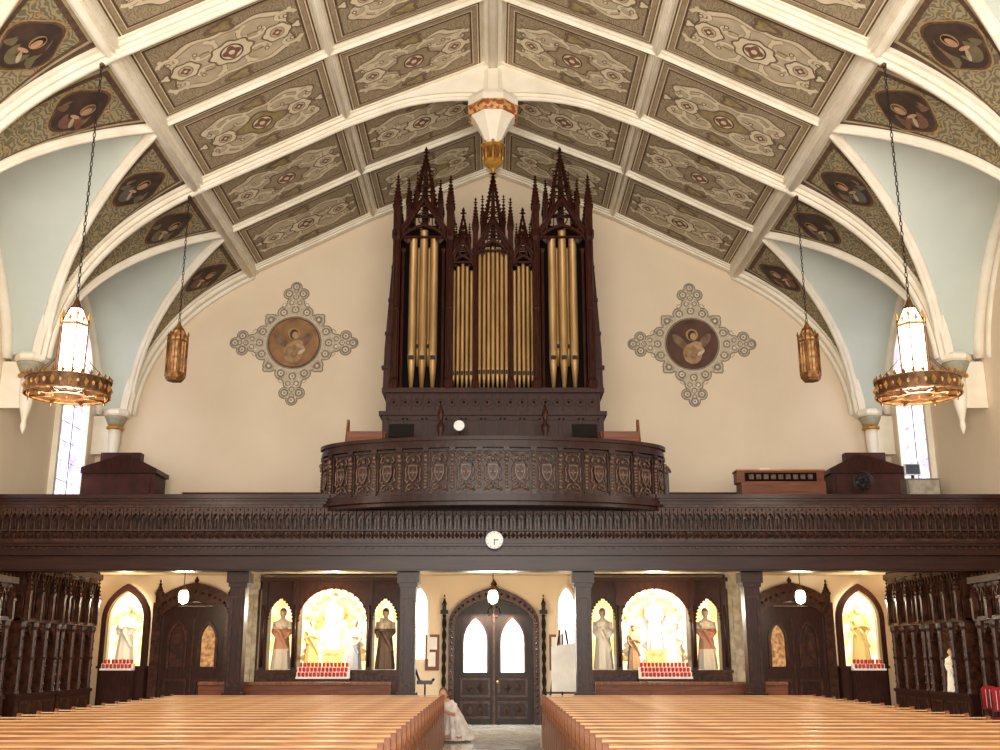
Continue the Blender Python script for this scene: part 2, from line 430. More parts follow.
# ---------------- capitals, piers ----------------
CAPB=mat('capital_blue_gold',(132,150,152),.6,c2=(190,160,100),scale=10)
for sd in (-1,1):
    for Y in (18,24,29.85):
        xc=10.78
        r=thing('wall_pier',(sd*xc,Y,0),'slim ivory wall shaft with gilded blue capital','pillar','wall shafts')
        mb=MB(TRIM); mb.lathe(sd*xc,Y,[(.01,6.7),(.05,6.8),(.07,6.9),(.05,7.0),(.15,7.4),(.17,7.7),(.17,8.0)],16); mb.box(*sorted((sd*xc,sd*11.39)),Y-.07,Y+.07,7.3,8.4); mb.obj('corbel',r)
        mb=MB(CAPB,GILT); mb.lathe(sd*xc,Y,[(.18,8.0),(.24,8.02),(.24,8.08),(.19,8.12)],16,1); mb.lathe(sd*xc,Y,[(.19,8.12),(.28,8.32),(.30,8.38)],16,0); mb.obj('capital',r)
        mb=MB(TRIM); mb.lathe(sd*(xc-.04),Y,[(.32,8.38),(.38,8.42),(.38,8.52),(.32,8.58)],8,smooth=False,rot=pi/8); mb.obj('abacus',r)
r=thing('pendant_boss',(0,24,16),'carved ceiling pendant with gilded red band and brass lantern drop','ceiling pendant')
mb=MB(TRIM); mb.lathe(0,24,[(.30,15.9),(.32,15.3),(.60,15.18),(.66,15.06),(.66,14.9)],8,smooth=False,rot=pi/8); mb.lathe(0,24,[(.60,14.66),(.5,14.56),(.34,14.3),(.22,14.05),(.2,13.9)],8,smooth=False,rot=pi/8); mb.obj('pendant_body',r)
RB=mat('boss_red_gold',(150,70,52),.6,c2=(206,160,84),scale=9,lo=.48,hi=.52)
mb=MB(RB); mb.lathe(0,24,[(.63,14.9),(.66,14.84),(.66,14.72),(.62,14.64)],8,smooth=False,rot=pi/8); mb.obj('painted_band',r)
mb=MB(BRONZEG,GILT); mb.lathe(0,24,[(.1,13.98),(.26,13.93),(.27,13.86),(.24,13.84)],8,1,smooth=False); mb.lathe(0,24,[(.22,13.84),(.22,13.52)],8,0,smooth=False); mb.lathe(0,24,[(.25,13.52),(.26,13.47),(.16,13.38),(.05,13.30),(.02,13.2)],8,1,smooth=False)
for i in range(8):
    a=i*pi/4; mb.tube([(.24*math.cos(a),24+.24*math.sin(a),13.5),(.24*math.cos(a),24+.24*math.sin(a),13.88)],.02,5,1)
    mb.octa((.27*math.cos(a),24+.27*math.sin(a),13.95),.05,1)
mb.obj('brass_lantern_drop',r)
LEAD=mat('window_lead',(170,164,176),.6)
wn=0
for sd in (-1,1):
    for Yc in (28.2,21.3,15.3):
        wn+=1
        mb=MB(WIN,TRIM,LEAD); x=sd*(XW-.02)
        mb.prism(lancet(Yc-.9,Yc+.9,5.2,9.0,1.7),x,x-sd*.03,'X',0)
        frame_arch(mb,Yc-.9,Yc+.9,5.2,9.0,1.7,.14,x+sd*.02,x-sd*.12,'X',1)
        mb.box(*sorted((x,x-sd*.05)),Yc-.02,Yc+.02,5.2,10.4,2)
        for k in range(1,9):
            z=5.2+k*.52; mb.box(*sorted((x,x-sd*.04)),Yc-.9,Yc+.9,z-.008,z+.008,2)
        struct(mb,'window_%d'%wn)
# ---------------- gallery ----------------
RBW=mat('red_brown_base',(74,34,24),.5,c2=(54,23,16),spec=.25)
mb=MB(DARK)
mb.box(-XW,XW,24.1,YB,4.0,4.4); mb.box(-XW,XW,26,YB,4.4,5.15); mb.box(-XW,XW,28.2,YB,5.15,5.85); mb.obj('gallery_floor',label='tiered dark wood choir gallery platform',cat='gallery')
CRM=mat('soffit_cream',(226,198,150),.8)
mb=MB(CRM); mb.box(-XW,XW,24.4,YB,3.95,4.0); trim(mb)
mb=MB(RBW); mb.box(-8.8,8.8,YB-.12,YB,5.85,6.26); struct(mb,'baseboard_back')
r=thing('gallery_parapet',(0,23.9,3.58),'dark carved wooden gallery parapet with gothic arcading','gallery parapet')
Y0=23.7
mb=MB(DARKH); mb.box(-XW,XW,Y0-.16,Y0+.28,5.16,5.25); mb.box(-XW,XW,Y0-.11,Y0+.25,5.11,5.16); mb.box(-XW,XW,Y0-.06,Y0+.22,5.03,5.11); mb.obj('top_rail',r)
mb=MB(BALW); mb.box(-XW,XW,Y0+.12,Y0+.24,4.15,5.05)
mb.obj('parapet_panel',r,label='dark backing panel')
mb=MB(DARK2,ARC); n=128; w=2*XW/n
mb.box(-XW,XW,Y0-.04,Y0+.14,4.97,5.05,0); mb.box(-XW,XW,Y0-.06,Y0+.14,4.22,4.28,0); mb.box(-XW,XW,Y0-.0,Y0+.12,4.46,4.49,1)
for i in range(n):
    x0=-XW+i*w
    mb.tube([(x0,Y0+.02,4.28),(x0,Y0+.02,4.8)],.024,5,1)
    mb.octa((x0,Y0+.0,4.80),.04,1)
    ins=arch(x0+.02,x0+w-.02,4.72,.13,4); out=[(x0+(w)*k/8,4.98) for k in range(9)]
    mb.strip(ins,out,Y0-.01,Y0+.09,'Y',1)
    mb.octa((x0+w/2,Y0+.05,4.37),(.055,.04,.07),1); mb.octa((x0+w/2,Y0-.02,4.92),(.022,.03,.035),0)
    mb.tube([(x0+w/2,Y0+.08,4.49),(x0+w/2,Y0+.08,4.74)],.014,4,1)
mb.obj('gothic_arcade',r)
mb=MB(DARKH,DARK2)
for y,z0,z1 in ((-.12,4.18,4.22),(-.08,4.12,4.18),(0,3.99,4.12),(-.04,3.96,3.99),(-.09,3.92,3.96),(.02,3.76,3.92),(-.02,3.72,3.76),(-.06,3.67,3.72),(-.12,3.61,3.67),(-.09,3.58,3.61)):
    mb.box(-XW,XW,Y0+y,Y0+.4,z0,z1)
for i in range(150):
    x=-XW+.08+i*(2*XW-.16)/149; mb.box(x-.03,x+.03,Y0-.03,Y0+.02,4.06,4.11,1)
mb.obj('cornice',r)
r=thing('wall_clock',(0,Y0-.05,4.22),'round white wall clock on dark gallery front','clock')
mb=MB(BLACK)
def cyl_y(mb,cx,cz,rad,y0,y1,m=0,n=28): mb.prism([(cx+rad*math.cos(2*pi*i/n),cz+rad*math.sin(2*pi*i/n)) for i in range(n)],y0,y1,'Y',m)
cyl_y(mb,0.03,4.24,.205,Y0-.16,Y0-.05); mb.obj('clock_case',r)
mb=MB(WHITE); cyl_y(mb,.03,4.24,.19,Y0-.18,Y0-.155); mb.obj('clock_face',r)
mb=MB(BLACK)
mb.box(.02,.04,Y0-.19,Y0-.182,4.13,4.26); mb.box(.02,.12,Y0-.19,Y0-.182,4.23,4.25)
for i in range(12):
    a=i*pi/6; mb.box(.03+.165*math.cos(a)-.008,.03+.165*math.cos(a)+.008,Y0-.19,Y0-.182,4.24+.165*math.sin(a)-.008,4.24+.165*math.sin(a)+.008)
mb.obj('clock_hands',r)
# ---------------- curved choir balcony ----------------
RX,RY,YC=3.85,1.45,24.15
def bal(phi,k=0): return ((RX+k)*math.sin(phi),YC-(RY+k)*math.cos(phi))
N=200; ph=[-pi/2+pi*i/N for i in range(N+1)]; cum=[0]
for i in range(N):
    a=bal(ph[i]);b=bal(ph[i+1]); cum.append(cum[-1]+math.hypot(a[0]-b[0],a[1]-b[1]))
def at(f):
    t=f*cum[-1]
    for i in range(N):
        if cum[i+1]>=t: return ph[i]+(ph[i+1]-ph[i])*(t-cum[i])/(cum[i+1]-cum[i])
    return pi/2
r=thing('choir_balcony',(0,23.9,4.85),'bowed dark oak balcony with carved shield panels','balcony')
PH=fine(-pi/2,pi/2,48)
def ringband(mb,k0,k1,z0,z1,m=0):
    mb.strip([bal(p,k0) for p in PH],[bal(p,k1) for p in PH],z0,z1,'Z',m)
mb=MB(DARK); ringband(mb,-.22,.10,6.30,6.38); ringband(mb,-.16,.05,6.22,6.30); ringband(mb,-.12,.07,6.14,6.22); mb.obj('handrail',r)
mb=MB(BALW); ringband(mb,-.14,-.04,5.1,6.15); mb.obj('balcony_wall',r)
mb=MB(DARK); ringband(mb,-.3,.08,5.04,5.14); ringband(mb,-.3,.13,4.98,5.04); ringband(mb,-.5,.02,4.90,4.98)
mb.prism([bal(p,-.3) for p in PH],4.90,4.98,'Z'); mb.obj('balcony_base',r)
nP=15; wP=cum[-1]/nP
def carved_panel():
    p=MB(BALW,CARV); h=wP/2-.05
    p.strip([(-h+.04,.07),(h-.04,.07),(h-.04,.93),(-h+.04,.93)],[(-h,.02),(h,.02),(h,.98),(-h,.98)],-.06,0,'Y',0,True)
    p.box(-h+.02,h-.02,-.012,0,.05,.95,0)
    for sx in (-1,1):
        p.tube([(sx*.03,-.02,.86),(sx*.12,-.035,.85),(sx*.16,-.035,.76),(sx*.11,-.035,.70),(sx*.08,-.035,.76)],.022,5,1)
        p.tube([(sx*.13,-.03,.66),(sx*.17,-.035,.55),(sx*.15,-.035,.42),(sx*.17,-.035,.32),(sx*.12,-.035,.27),(sx*.10,-.03,.33)],.02,5,1)
        p.tube([(sx*.02,-.02,.24),(sx*.10,-.035,.22),(sx*.15,-.035,.15),(sx*.09,-.035,.11),(sx*.05,-.03,.15)],.022,5,1)
        p.octa((sx*(h-.08),-.03,.90),(.04,.03,.04),1); p.octa((sx*(h-.08),-.03,.10),(.04,.03,.04),1)
    p.prism([(-.10,.64),(-.05,.62),(0,.66),(.05,.62),(.10,.64),(.11,.48),(.07,.35),(0,.28),(-.07,.35),(-.11,.48)],-.05,0,'Y',0)
    p.strip([(-.08,.61),(0,.62),(.08,.61),(.085,.48),(.05,.37),(0,.32),(-.05,.37),(-.085,.48)],[(-.10,.64),(0,.66),(.10,.64),(.11,.48),(.07,.35),(0,.28),(-.07,.35),(-.11,.48)],-.065,0,'Y',1,True)
    p.octa((0,-.05,.48),(.035,.03,.09),1); p.box(-.07,.07,-.062,-.045,.47,.50,1)
    p.ell((0,-.03,.77),(.045,.03,.06),8,4,1); p.octa((0,-.04,.17),(.03,.03,.06),1)
    return p
def carved_post():
    p=MB(BALW,CARV)
    p.box(-.055,.055,-.09,0,0,1.02,0); p.box(-.065,.065,-.12,0,0,.10,0); p.box(-.065,.065,-.12,0,.93,1.02,0)
    for i in range(8): p.ell((0,-.08,.15+i*.07),(.045,.045,.04),8,4,1)
    p.ell((0,-.12,.84),(.045,.045,.06),8,5,1); p.ell((0,-.10,.74),(.055,.045,.05),8,5,1)
    return p
cp=carved_panel().obj('carved_panel'); po=carved_post().obj('carved_post')
for i in range(nP+1):
    for k,src in ((0,cp),(1,po)):
        if k==0 and i==nP: continue
        f=(i+(.5 if k==0 else 0))/nP
        f=min(max(f,.003),.997)
        phi=at(f); x,y=bal(phi,-.04); nx,ny=math.sin(phi)*RY,-math.cos(phi)*RX; ang=math.atan2(nx,-ny)
        o=src.copy(); COL.objects.link(o); o.parent=r; o.location=Vector((x,y,5.13))-r.location; o.rotation_euler=(0,0,ang)
for o in (cp,po): bpy.data.objects.remove(o)
mb=MB(DARK); mb.box(-3.6,3.6,24.3,26,4.4,5.15); mb.obj('gallery_riser',label='dark wooden platform behind the bowed balcony',cat='platform')
# ---------------- organ ----------------
YO=26.2
org=thing('pipe_organ',(0,YO,5.15),'tall carved mahogany pipe organ with gilded pipes and gothic spires','pipe organ')
mb=MB(ORGW)
mb.box(-2.78,2.78,YO,29.2,5.15,7.7); mb.box(-2.86,2.86,YO-.08,29.25,7.62,7.72); mb.box(-2.70,2.70,YO+.02,29.1,7.72,8.24); mb.box(-2.8,2.8,YO-.1,29.2,8.2,8.32)
for i in range(11):
    x=-2.45+i*.49
    mb.box(x-.21,x-.17,YO-.04,YO,6.5,7.55);mb.box(x+.17,x+.21,YO-.04,YO,6.5,7.55);mb.box(x-.21,x+.21,YO-.04,YO,7.5,7.56)
    mb.box(x-.21,x+.21,YO-.04,YO,6.46,6.52)
mb.obj('organ_case',org)
mb=MB(ORGW)
for i in range(18):
    x=-2.50+i*.294; n=12
    c=[(x+.085*math.cos(2*pi*k/n),7.97+.085*math.sin(2*pi*k/n)) for k in range(n)]
    c2=[(x+.115*math.cos(2*pi*k/n),7.97+.115*math.sin(2*pi*k/n)) for k in range(n)]
    mb.strip(c,c2,YO-.02,YO+.02,'Y',0,True)
    mb.octa((x,YO,7.97),.04,0); mb.box(x+.137,x+.157,YO-.02,YO+.02,7.76,8.18,0)
mb.obj('quatrefoil_frieze',org)
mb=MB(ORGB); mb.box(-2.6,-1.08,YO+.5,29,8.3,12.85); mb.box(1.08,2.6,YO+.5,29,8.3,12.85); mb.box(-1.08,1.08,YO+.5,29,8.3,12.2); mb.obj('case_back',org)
for sd in (-1,1):
    mb=MB(ORGW)
    mb.prism([(sd*2.5,8.3),(sd*2.8,8.3),(sd*2.78,9.4),(sd*2.66,11.4),(sd*2.56,12.7),(sd*2.5,12.7)],YO+.1,29,'Y')
    for z in (8.9,9.8,10.7,11.6): mb.box(*sorted((sd*2.5,sd*(2.84-(z-8.9)*.07))),YO+.05,YO+.25,z-.04,z+.04)
    mb.obj('side_wing',org)
def crocket_line(mb,a,b,n,r,m=0):
    for i in range(n):
        f=(i+.5)/n; mb.octa(tuple(a[k]+(b[k]-a[k])*f for k in range(3)),r,m)
def pinnacle(mb,x,y,z0,z1,r,shaft=.35,n=5,cr=.05):
    zs=z0+(z1-z0)*shaft
    mb.box(x-r,x+r,y-r,y+r,z0,zs); mb.box(x-r*1.25,x+r*1.25,y-r*1.25,y+r*1.25,zs-.03,zs+.03)
    zt=z1-.12
    mb.add([(x-r,y-r,zs),(x+r,y-r,zs),(x+r,y+r,zs),(x-r,y+r,zs),(x,y,zt)],[[0,1,4],[1,2,4],[2,3,4],[3,0,4]])
    for sx in (-1,1):
        for sy in (-1,1): crocket_line(mb,(x+sx*r,y+sy*r,zs),(x,y,zt),n,cr)
    mb.octa((x,y,zt+.02),(cr*1.6,cr*1.6,cr*.8)); mb.octa((x,y,zt+.1),(cr*.8,cr*.8,cr*1.6)); mb.tube([(x,y,zt-.15),(x,y,zt+.08)],cr*.3,4)
def openspire(mb,x,y,z0,z1,r,n=8,cr=.05,core=False):
    zm=z0+(z1-z0)*.22
    for sx in (-1,1):
        for sy in (-1,1):
            mb.tube([(x+sx*r,y+sy*r,z0),(x+sx*r*.95,y+sy*r*.95,zm),(x+sx*r*.40,y+sy*r*.40,z0+(z1-z0)*.62),(x,y,z1-.1)],[.045,.04,.032,.02],5)
            crocket_line(mb,(x+sx*(r+.02),y+sy*(r+.02),zm),(x,y,z1-.12),n,cr)
    for f in (.08,.22,.36,.5,.64):
        z=z0+(z1-z0)*f; q=r*(1-max(0,f-.22)*1.35)
        for a,b in (((-q,-q),(q,-q)),((q,-q),(q,q)),((q,q),(-q,q)),((-q,q),(-q,-q))):
            mb.tube([(x+a[0],y+a[1],z),(x+b[0],y+b[1],z)],.028,4)
    for s_ in (-1,1):
        for f0,f1 in ((.08,.22),(.22,.36),(.36,.5)):
            q0=r*(1-max(0,f0-.22)*1.35); q1=r*(1-max(0,f1-.22)*1.35)
            mb.tube([(x-s_*q0,y-q0,z0+(z1-z0)*f0),(x+s_*q1,y-q1,z0+(z1-z0)*f1)],.018,4)
    if core: mb.lathe(x,y,[(r*.3,z0),(r*.2,z0+(z1-z0)*.6),(.02,z1-.15)],6,smooth=False)
    mb.octa((x,y,z1-.08),(.10,.10,.05)); mb.octa((x,y,z1),(.05,.05,.1)); mb.tube([(x,y,z1-.25),(x,y,z1)],.018,4)
def gothic_gable(mb,x0,x1,zs,ha,zt,hg,y0,y1,nc=5,cr=.05):
    # open tracery gable: pointed arch moulding, steep gable moulding, roundel and bars between
    xm=(x0+x1)/2; w=x1-x0
    A=arch(x0+.05,x1-.05,zs,ha); A2=[(xm+(a-xm)*1.10,b+.07) for a,b in A]
    mb.strip(A,A2,y0,y1)
    G=gable(x0,x1,zt,hg); k=min(.12,w*.14); G0=gable(x0+k,x1-k,zt-.02,hg-k*1.3)
    mb.strip(G0,G,y0,y1)
    for sx in (-1,1):
        mb.box(*sorted((xm+sx*(w/2-.06),xm+sx*w/2)),y0,y1,zs,zt)
        mb.tube([(xm+sx*w*.30,(y0+y1)/2,zs+ha*.7),(xm+sx*w*.30,(y0+y1)/2,zt+hg*.38)],.018,4)
        mb.tube([(xm+sx*w*.16,(y0+y1)/2,zs+ha*.9),(xm+sx*w*.16,(y0+y1)/2,zt+hg*.6)],.018,4)
    if zt>zs+.15: mb.box(x0,x1,y0+.03,y1-.03,zt-.05,zt)
    n=12; rr=min(.14,hg*.15); c=(xm,max(zs+ha+.06+rr,zt+hg*.4))
    mb.tube([(c[0]+rr*math.cos(2*pi*i/n),(y0+y1)/2,c[1]+rr*math.sin(2*pi*i/n)) for i in range(n)],.022,4,closed=True)
    for sx in (-1,1):
        mb.octa((xm+sx*w*.30,(y0+y1)/2,zs+ha*.42),(w*.09,.03,w*.09))
        crocket_line(mb,(xm+sx*w/2,(y0+y1)/2,zt),(xm,(y0+y1)/2,zt+hg),nc,cr)
    for sx in (-1,1): mb.tube([(xm+sx*(w/2+.02),y0-.01,zt),(xm,y0-.01,zt+hg)],.03,5)
    mb.octa((xm,(y0+y1)/2,zt+hg+.06),(cr*1.6,cr*1.6,cr*1.6)); mb.tube([(xm,(y0+y1)/2,zt+hg),(xm,(y0+y1)/2,zt+hg+.22)],.015,4); mb.octa((xm,(y0+y1)/2,zt+hg+.22),(cr,cr,cr*1.4))
for sd in (-1,1):
    xa,xb=sorted((sd*2.52,sd*1.12)); xm=(xa+xb)/2
    for x in (xa,xb):
        mb=MB(ORGW)
        mb.lathe(x,YO-.02,[(.13,8.3),(.13,8.5),(.085,8.6),(.085,10.4),(.11,10.45),(.085,10.5),(.085,12.3),(.13,12.4),(.13,12.6)],8,smooth=False)
        q=1 if x<xm else -1
        mb.lathe(x+q*.17,YO+.06,[(.06,8.3),(.04,8.5),(.04,12.0),(.07,12.1)],8,smooth=False)
        mb.box(x-.1,x+.1,YO,YO+.55,8.3,12.6)
        pinnacle(mb,x,YO,12.6,14.15,.095,.42,8,.05)
        pinnacle(mb,x,YO+.8,12.6,13.9,.085,.4,6,.045)
        mb.obj('tower_post',org)
    mb=MB(ORGW)
    gothic_gable(mb,xa,xb,12.1,.62,12.45,1.15,YO-.04,YO+.08,10,.05)
    for sx in (-.42,.42):
        for yy in (.02,.75): pinnacle(mb,xm+sx,YO+.12+yy,12.85,14.1,.06,.45,7,.04)
    openspire(mb,xm,YO+.45,12.85,15.15,.32,13,.055,True)
    for sx in (-.2,.2): pinnacle(mb,xm+sx,YO+.16,13.2,14.35,.04,.4,5,.03)
    mb.obj('tower_canopy',org)
mb=MB(ORGW)
for x in (-.46,.46):
    mb.lathe(x,YO-.04,[(.09,8.3),(.09,8.5),(.055,8.6),(.055,11.9),(.08,12.0),(.08,12.1)],8,smooth=False); pinnacle(mb,x,YO,12.1,13.5,.07,.4,8,.043)
gothic_gable(mb,-.46,.46,11.75,.5,12.05,.95,YO-.08,YO+.04,7,.05)
for sd in (-1,1):
    a,b=sorted((sd*.46,sd*1.12)); gothic_gable(mb,a,b,11.5,.36,11.75,.7,YO-.02,YO+.08,5,.045)
    openspire(mb,(a+b)/2,YO+.3,12.0,13.3,.15,8,.04)
    pinnacle(mb,sd*.62,YO+.14,12.0,12.85,.04,.4,5,.03); pinnacle(mb,sd*.97,YO+.14,12.0,12.85,.04,.4,5,.03)
openspire(mb,0,YO+.3,12.2,14.45,.26,13,.055,True)
for sx in (-.28,.28): pinnacle(mb,sx,YO+.15,12.2,13.65,.05,.45,7,.038)
mb.obj('central_canopy',org)
def pipe(x,y,z0,z1,r):
    p=MB(GOLD,MOUTH); zf=z0+.75*min(1,r/.1)
    p.lathe(x,y,[(r*.4,z0),(r,zf),(r*1.03,zf+.02),(r,zf+.05),(r,z1),(r*1.06,z1+.01),(r*1.06,z1+.05),(r*.8,z1+.05)],14,0)
    p.box(x-r*.62,x+r*.62,y-r*1.06,y-r*.5,zf+.02,zf+.13,1)
    p.prism([(x-r*.6,zf+.13),(x+r*.6,zf+.13),(x,zf+.13+r*2.6)],y-r*1.08,y-r*.8,'Y',0)
    p.obj('organ_pipe',org)
for sd in (-1,1):
    for k,zt in ((-1,12.4),(0,12.62),(1,12.4)): pipe(sd*1.82+k*.275,YO+.2,8.34,zt,.105)
    for k,zt in ((-.5,12.2),(.5,12.2)): pipe(sd*1.82+k*.275,YO+.38,9.0,zt,.06)
    for k,zt in ((-2,11.5),(-1,11.62),(0,11.7),(1,11.62),(2,11.5)): pipe(sd*.79+k*.115,YO+.2,8.34,zt,.047)
for k in range(7): pipe(-.345+k*.115,YO+.12,8.34,11.95+.12*(3-abs(k-3))/2,.048)
for sd in (-1,1):
    r=thing('choir_stall',(sd*3.05,25,5.15),'brown wooden choir stall beside the organ','choir stall','choir stalls')
    mb=MB(BRN); mb.box(sd*3.05-.42,sd*3.05+.42,24.9,25.3,5.15,6.95); mb.obj('stall_back',r)
    a=sd*3.05
    mb=MB(OAK2); mb.prism([(24.5,5.15),(25.35,5.15),(25.35,7.3),(25.2,7.3),(24.9,6.6),(24.5,6.5)],a+sd*.42,a+sd*.47,'X'); mb.obj('stall_end',r)
    mb=MB(OAK2); mb.prism([(24.5,5.15),(25.35,5.15),(25.35,7.0),(25.2,7.0),(24.9,6.6),(24.5,6.5)],a-sd*.47,a-sd*.42,'X'); mb.obj('stall_end',r)
    mb=MB(OAK2); mb.box(a-.42,a+.42,24.5,24.9,5.6,5.66); mb.obj('seat',r)
    q=sd*2.2
    r=thing('music_stand',(q,25.2,5.15),'black music desk standing in the balcony','music stand','music stands')
    mb=MB(BLACK); mb.add([(q-.3,25.05,6.85),(q+.3,25.05,6.85),(q+.3,25.25,7.2),(q-.3,25.25,7.2),(q-.3,25.09,6.83),(q+.3,25.09,6.83),(q+.3,25.29,7.18),(q-.3,25.29,7.18)],[[0,1,2,3],[4,5,6,7],[0,1,5,4],[1,2,6,5],[2,3,7,6],[3,0,4,7]]); mb.obj('desk',r)
    mb=MB(BLACK); mb.tube([(q,25.2,5.18),(q,25.2,7.0)],.02)
    for a in (0,2.1,4.2): mb.tube([(q,25.2,5.35),(q+.25*math.cos(a),25.2+.25*math.sin(a),5.17)],.015)
    mb.obj('stand',r)
    x=sd*1.25
    r=thing('newel_post',(x,25.0,5.15),'dark turned post in front of organ case','post','newel posts')
    mb=MB(ORGW); mb.lathe(x,25,[(.12,5.15),(.12,6.3),(.07,6.4),(.05,6.9),(.09,7.0),(.1,7.1),(.04,7.2),(.06,7.3),(.08,7.42),(.03,7.55),(.01,7.65)],10); mb.obj('shaft',r)
r=thing('organ_console',(0,25.5,5.15),'dark wooden organ console below the pipes','organ console')
mb=MB(ORGW); mb.box(-.95,.95,25.2,25.9,5.15,6.55); mb.box(-1.0,1.0,25.1,25.95,6.5,6.58); mb.box(-.6,.8,25.6,25.9,6.58,6.85); mb.obj('console_body',r)
mb=MB(WHITE); mb.box(-.6,.6,25.12,25.3,6.585,6.61); mb.obj('keyboard',r)
r=thing('organist_mirror',(-.82,25.3,6.58),'round white mirror on a thin stand above console','mirror')
mb=MB(WHITE); cyl_y(mb,-.82,7.17,.13,25.28,25.31); mb.obj('mirror_glass',r)
mb=MB(IRON); mb.tube([(-.82,25.32,6.59),(-.82,25.32,7.1)],.015); n=24
mb.strip([(-.82+.13*math.cos(2*pi*i/n),7.17+.13*math.sin(2*pi*i/n)) for i in range(n)],[(-.82+.15*math.cos(2*pi*i/n),7.17+.15*math.sin(2*pi*i/n)) for i in range(n)],25.27,25.33,'Y',0,True); mb.obj('mirror_frame',r)
# ---------------- gallery furniture ----------------
for sd in (-1,1):
    r=thing('stair_enclosure',(sd*9.95,29,5.85),'dark brown wooden enclosure with sloped lid on gallery','wooden enclosure','stair enclosures')
    a,b=sd*11.0,sd*9.05
    mb=MB(RBW); mb.box(*sorted((a,b)),28.3,29.3,5.85,6.50)
    mb.box(*sorted((a-sd*.1,b+sd*.1)),28.26,28.3,5.95,6.42); mb.obj('enclosure_body',r)
    mb=MB(ORGW); mb.prism([(a,6.50),(sd*8.98,6.50),(sd*8.98,6.62),(sd*9.7,6.98),(sd*10.0,6.98),(a,6.66)],28.2,29.35,'Y'); mb.obj('enclosure_lid',r)
    mb=MB(RBW); mb.box(*sorted((sd*9.7,sd*10.8)),29.0,29.3,6.9,7.2); mb.obj('enclosure_top',r)
r=thing('spinet_piano',(7.4,27.3,5.15),'brown wooden electric organ with sheet music on gallery','keyboard instrument')
mb=MB(BRN); mb.box(6.35,8.5,27.1,27.7,5.15,6.1); mb.box(6.3,8.55,27.35,27.75,6.1,6.4); mb.obj('piano_case',r)
mb=MB(OAK); mb.box(6.28,8.57,27.3,27.8,6.4,6.44); mb.obj('piano_lid',r)
mb=MB(ORGB,CARV); mb.box(6.5,8.35,27.32,27.35,6.14,6.36,0)
for i in range(9): mb.box(6.6+i*.19,6.72+i*.19,27.29,27.32,6.19,6.31,1)
mb.obj('stop_board',r)
r=thing('sheet_music',(7.2,27.5,6.44),'open white sheet music lying on instrument','sheet music')
mb=MB(WHITE); mb.box(6.9,7.5,27.4,27.6,6.44,6.46); mb.box(6.93,7.18,27.42,27.6,6.46,6.49); mb.obj('page',r)
FX,FY=9.55,27.4
r=thing('electric_fan',(FX,FY,5.15),'black round pedestal fan in front of enclosure','fan')
mb=MB(IRON); mb.tube([(FX,FY,5.2),(FX,FY,6.1)],.025); mb.lathe(FX,FY,[(.2,5.15),(.2,5.18),(.04,5.22)],16); mb.obj('pedestal',r)
mb=MB(BLACK); n=20
for k,(rad,y) in enumerate(((.24,-.1),(.24,0),(.15,-.13),(.07,-.14))): mb.tube([(FX+rad*math.cos(2*pi*i/n),FY+y,6.15+rad*math.sin(2*pi*i/n)) for i in range(n)],.012,5,closed=True)
for i in range(16):
    a=2*pi*i/16; mb.tube([(FX,FY-.15,6.15),(FX+.24*math.cos(a),FY-.1,6.15+.24*math.sin(a))],.008,4)
mb.obj('cage',r)
mb=MB(BLACK); mb.ell((FX,FY-.03,6.15),(.06,.07,.06))
for i in range(4):
    a=i*pi/2+.3; mb.ell((FX+.11*math.cos(a),FY-.06,6.15+.11*math.sin(a)),(.1 if i%2==0 else .08,.012,.08 if i%2==0 else .1))
mb.obj('blades',r)
r=thing('loudspeaker',(10.45,26.5,5.15),'grey speaker cabinet behind gallery rail','speaker')
GREYD=mat('grey_cabinet',(120,112,104),.6)
mb=MB(GREYD); mb.box(10.25,11.1,26.3,26.7,5.15,6.05); mb.obj('cabinet',r)
mb=MB(GREY); mb.box(10.3,11.05,26.27,26.3,5.2,6.0); mb.obj('speaker_grille',r)
r=thing('desktop_monitor',(10.45,26.5,6.05),'small light grey monitor standing on speaker cabinet','monitor')
mb=MB(WHITE); mb.box(10.3,10.7,26.45,26.5,6.15,6.45); mb.obj('bezel',r)
SCR=mat('screen',(70,84,100),.3,emit=.15); mb=MB(SCR); mb.box(10.33,10.67,26.44,26.45,6.18,6.42); mb.obj('screen',r)
mb=MB(IRON); mb.box(10.47,10.53,26.47,26.53,6.05,6.17); mb.obj('stand',r)
r=thing('music_desk_box',(4.1,25.4,5.15),'small black lectern beside bowed balcony','lectern')
mb=MB(BLACK); mb.box(3.95,4.2,25.3,25.6,5.15,6.05); mb.add([(3.9,25.2,6.0),(4.25,25.2,6.0),(4.25,25.65,6.2),(3.9,25.65,6.2),(3.9,25.2,6.04),(4.25,25.2,6.04),(4.25,25.65,6.24),(3.9,25.65,6.24)],[[0,1,2,3],[4,5,6,7],[0,1,5,4],[1,2,6,5],[2,3,7,6],[3,0,4,7]]); mb.obj('lectern_body',r)
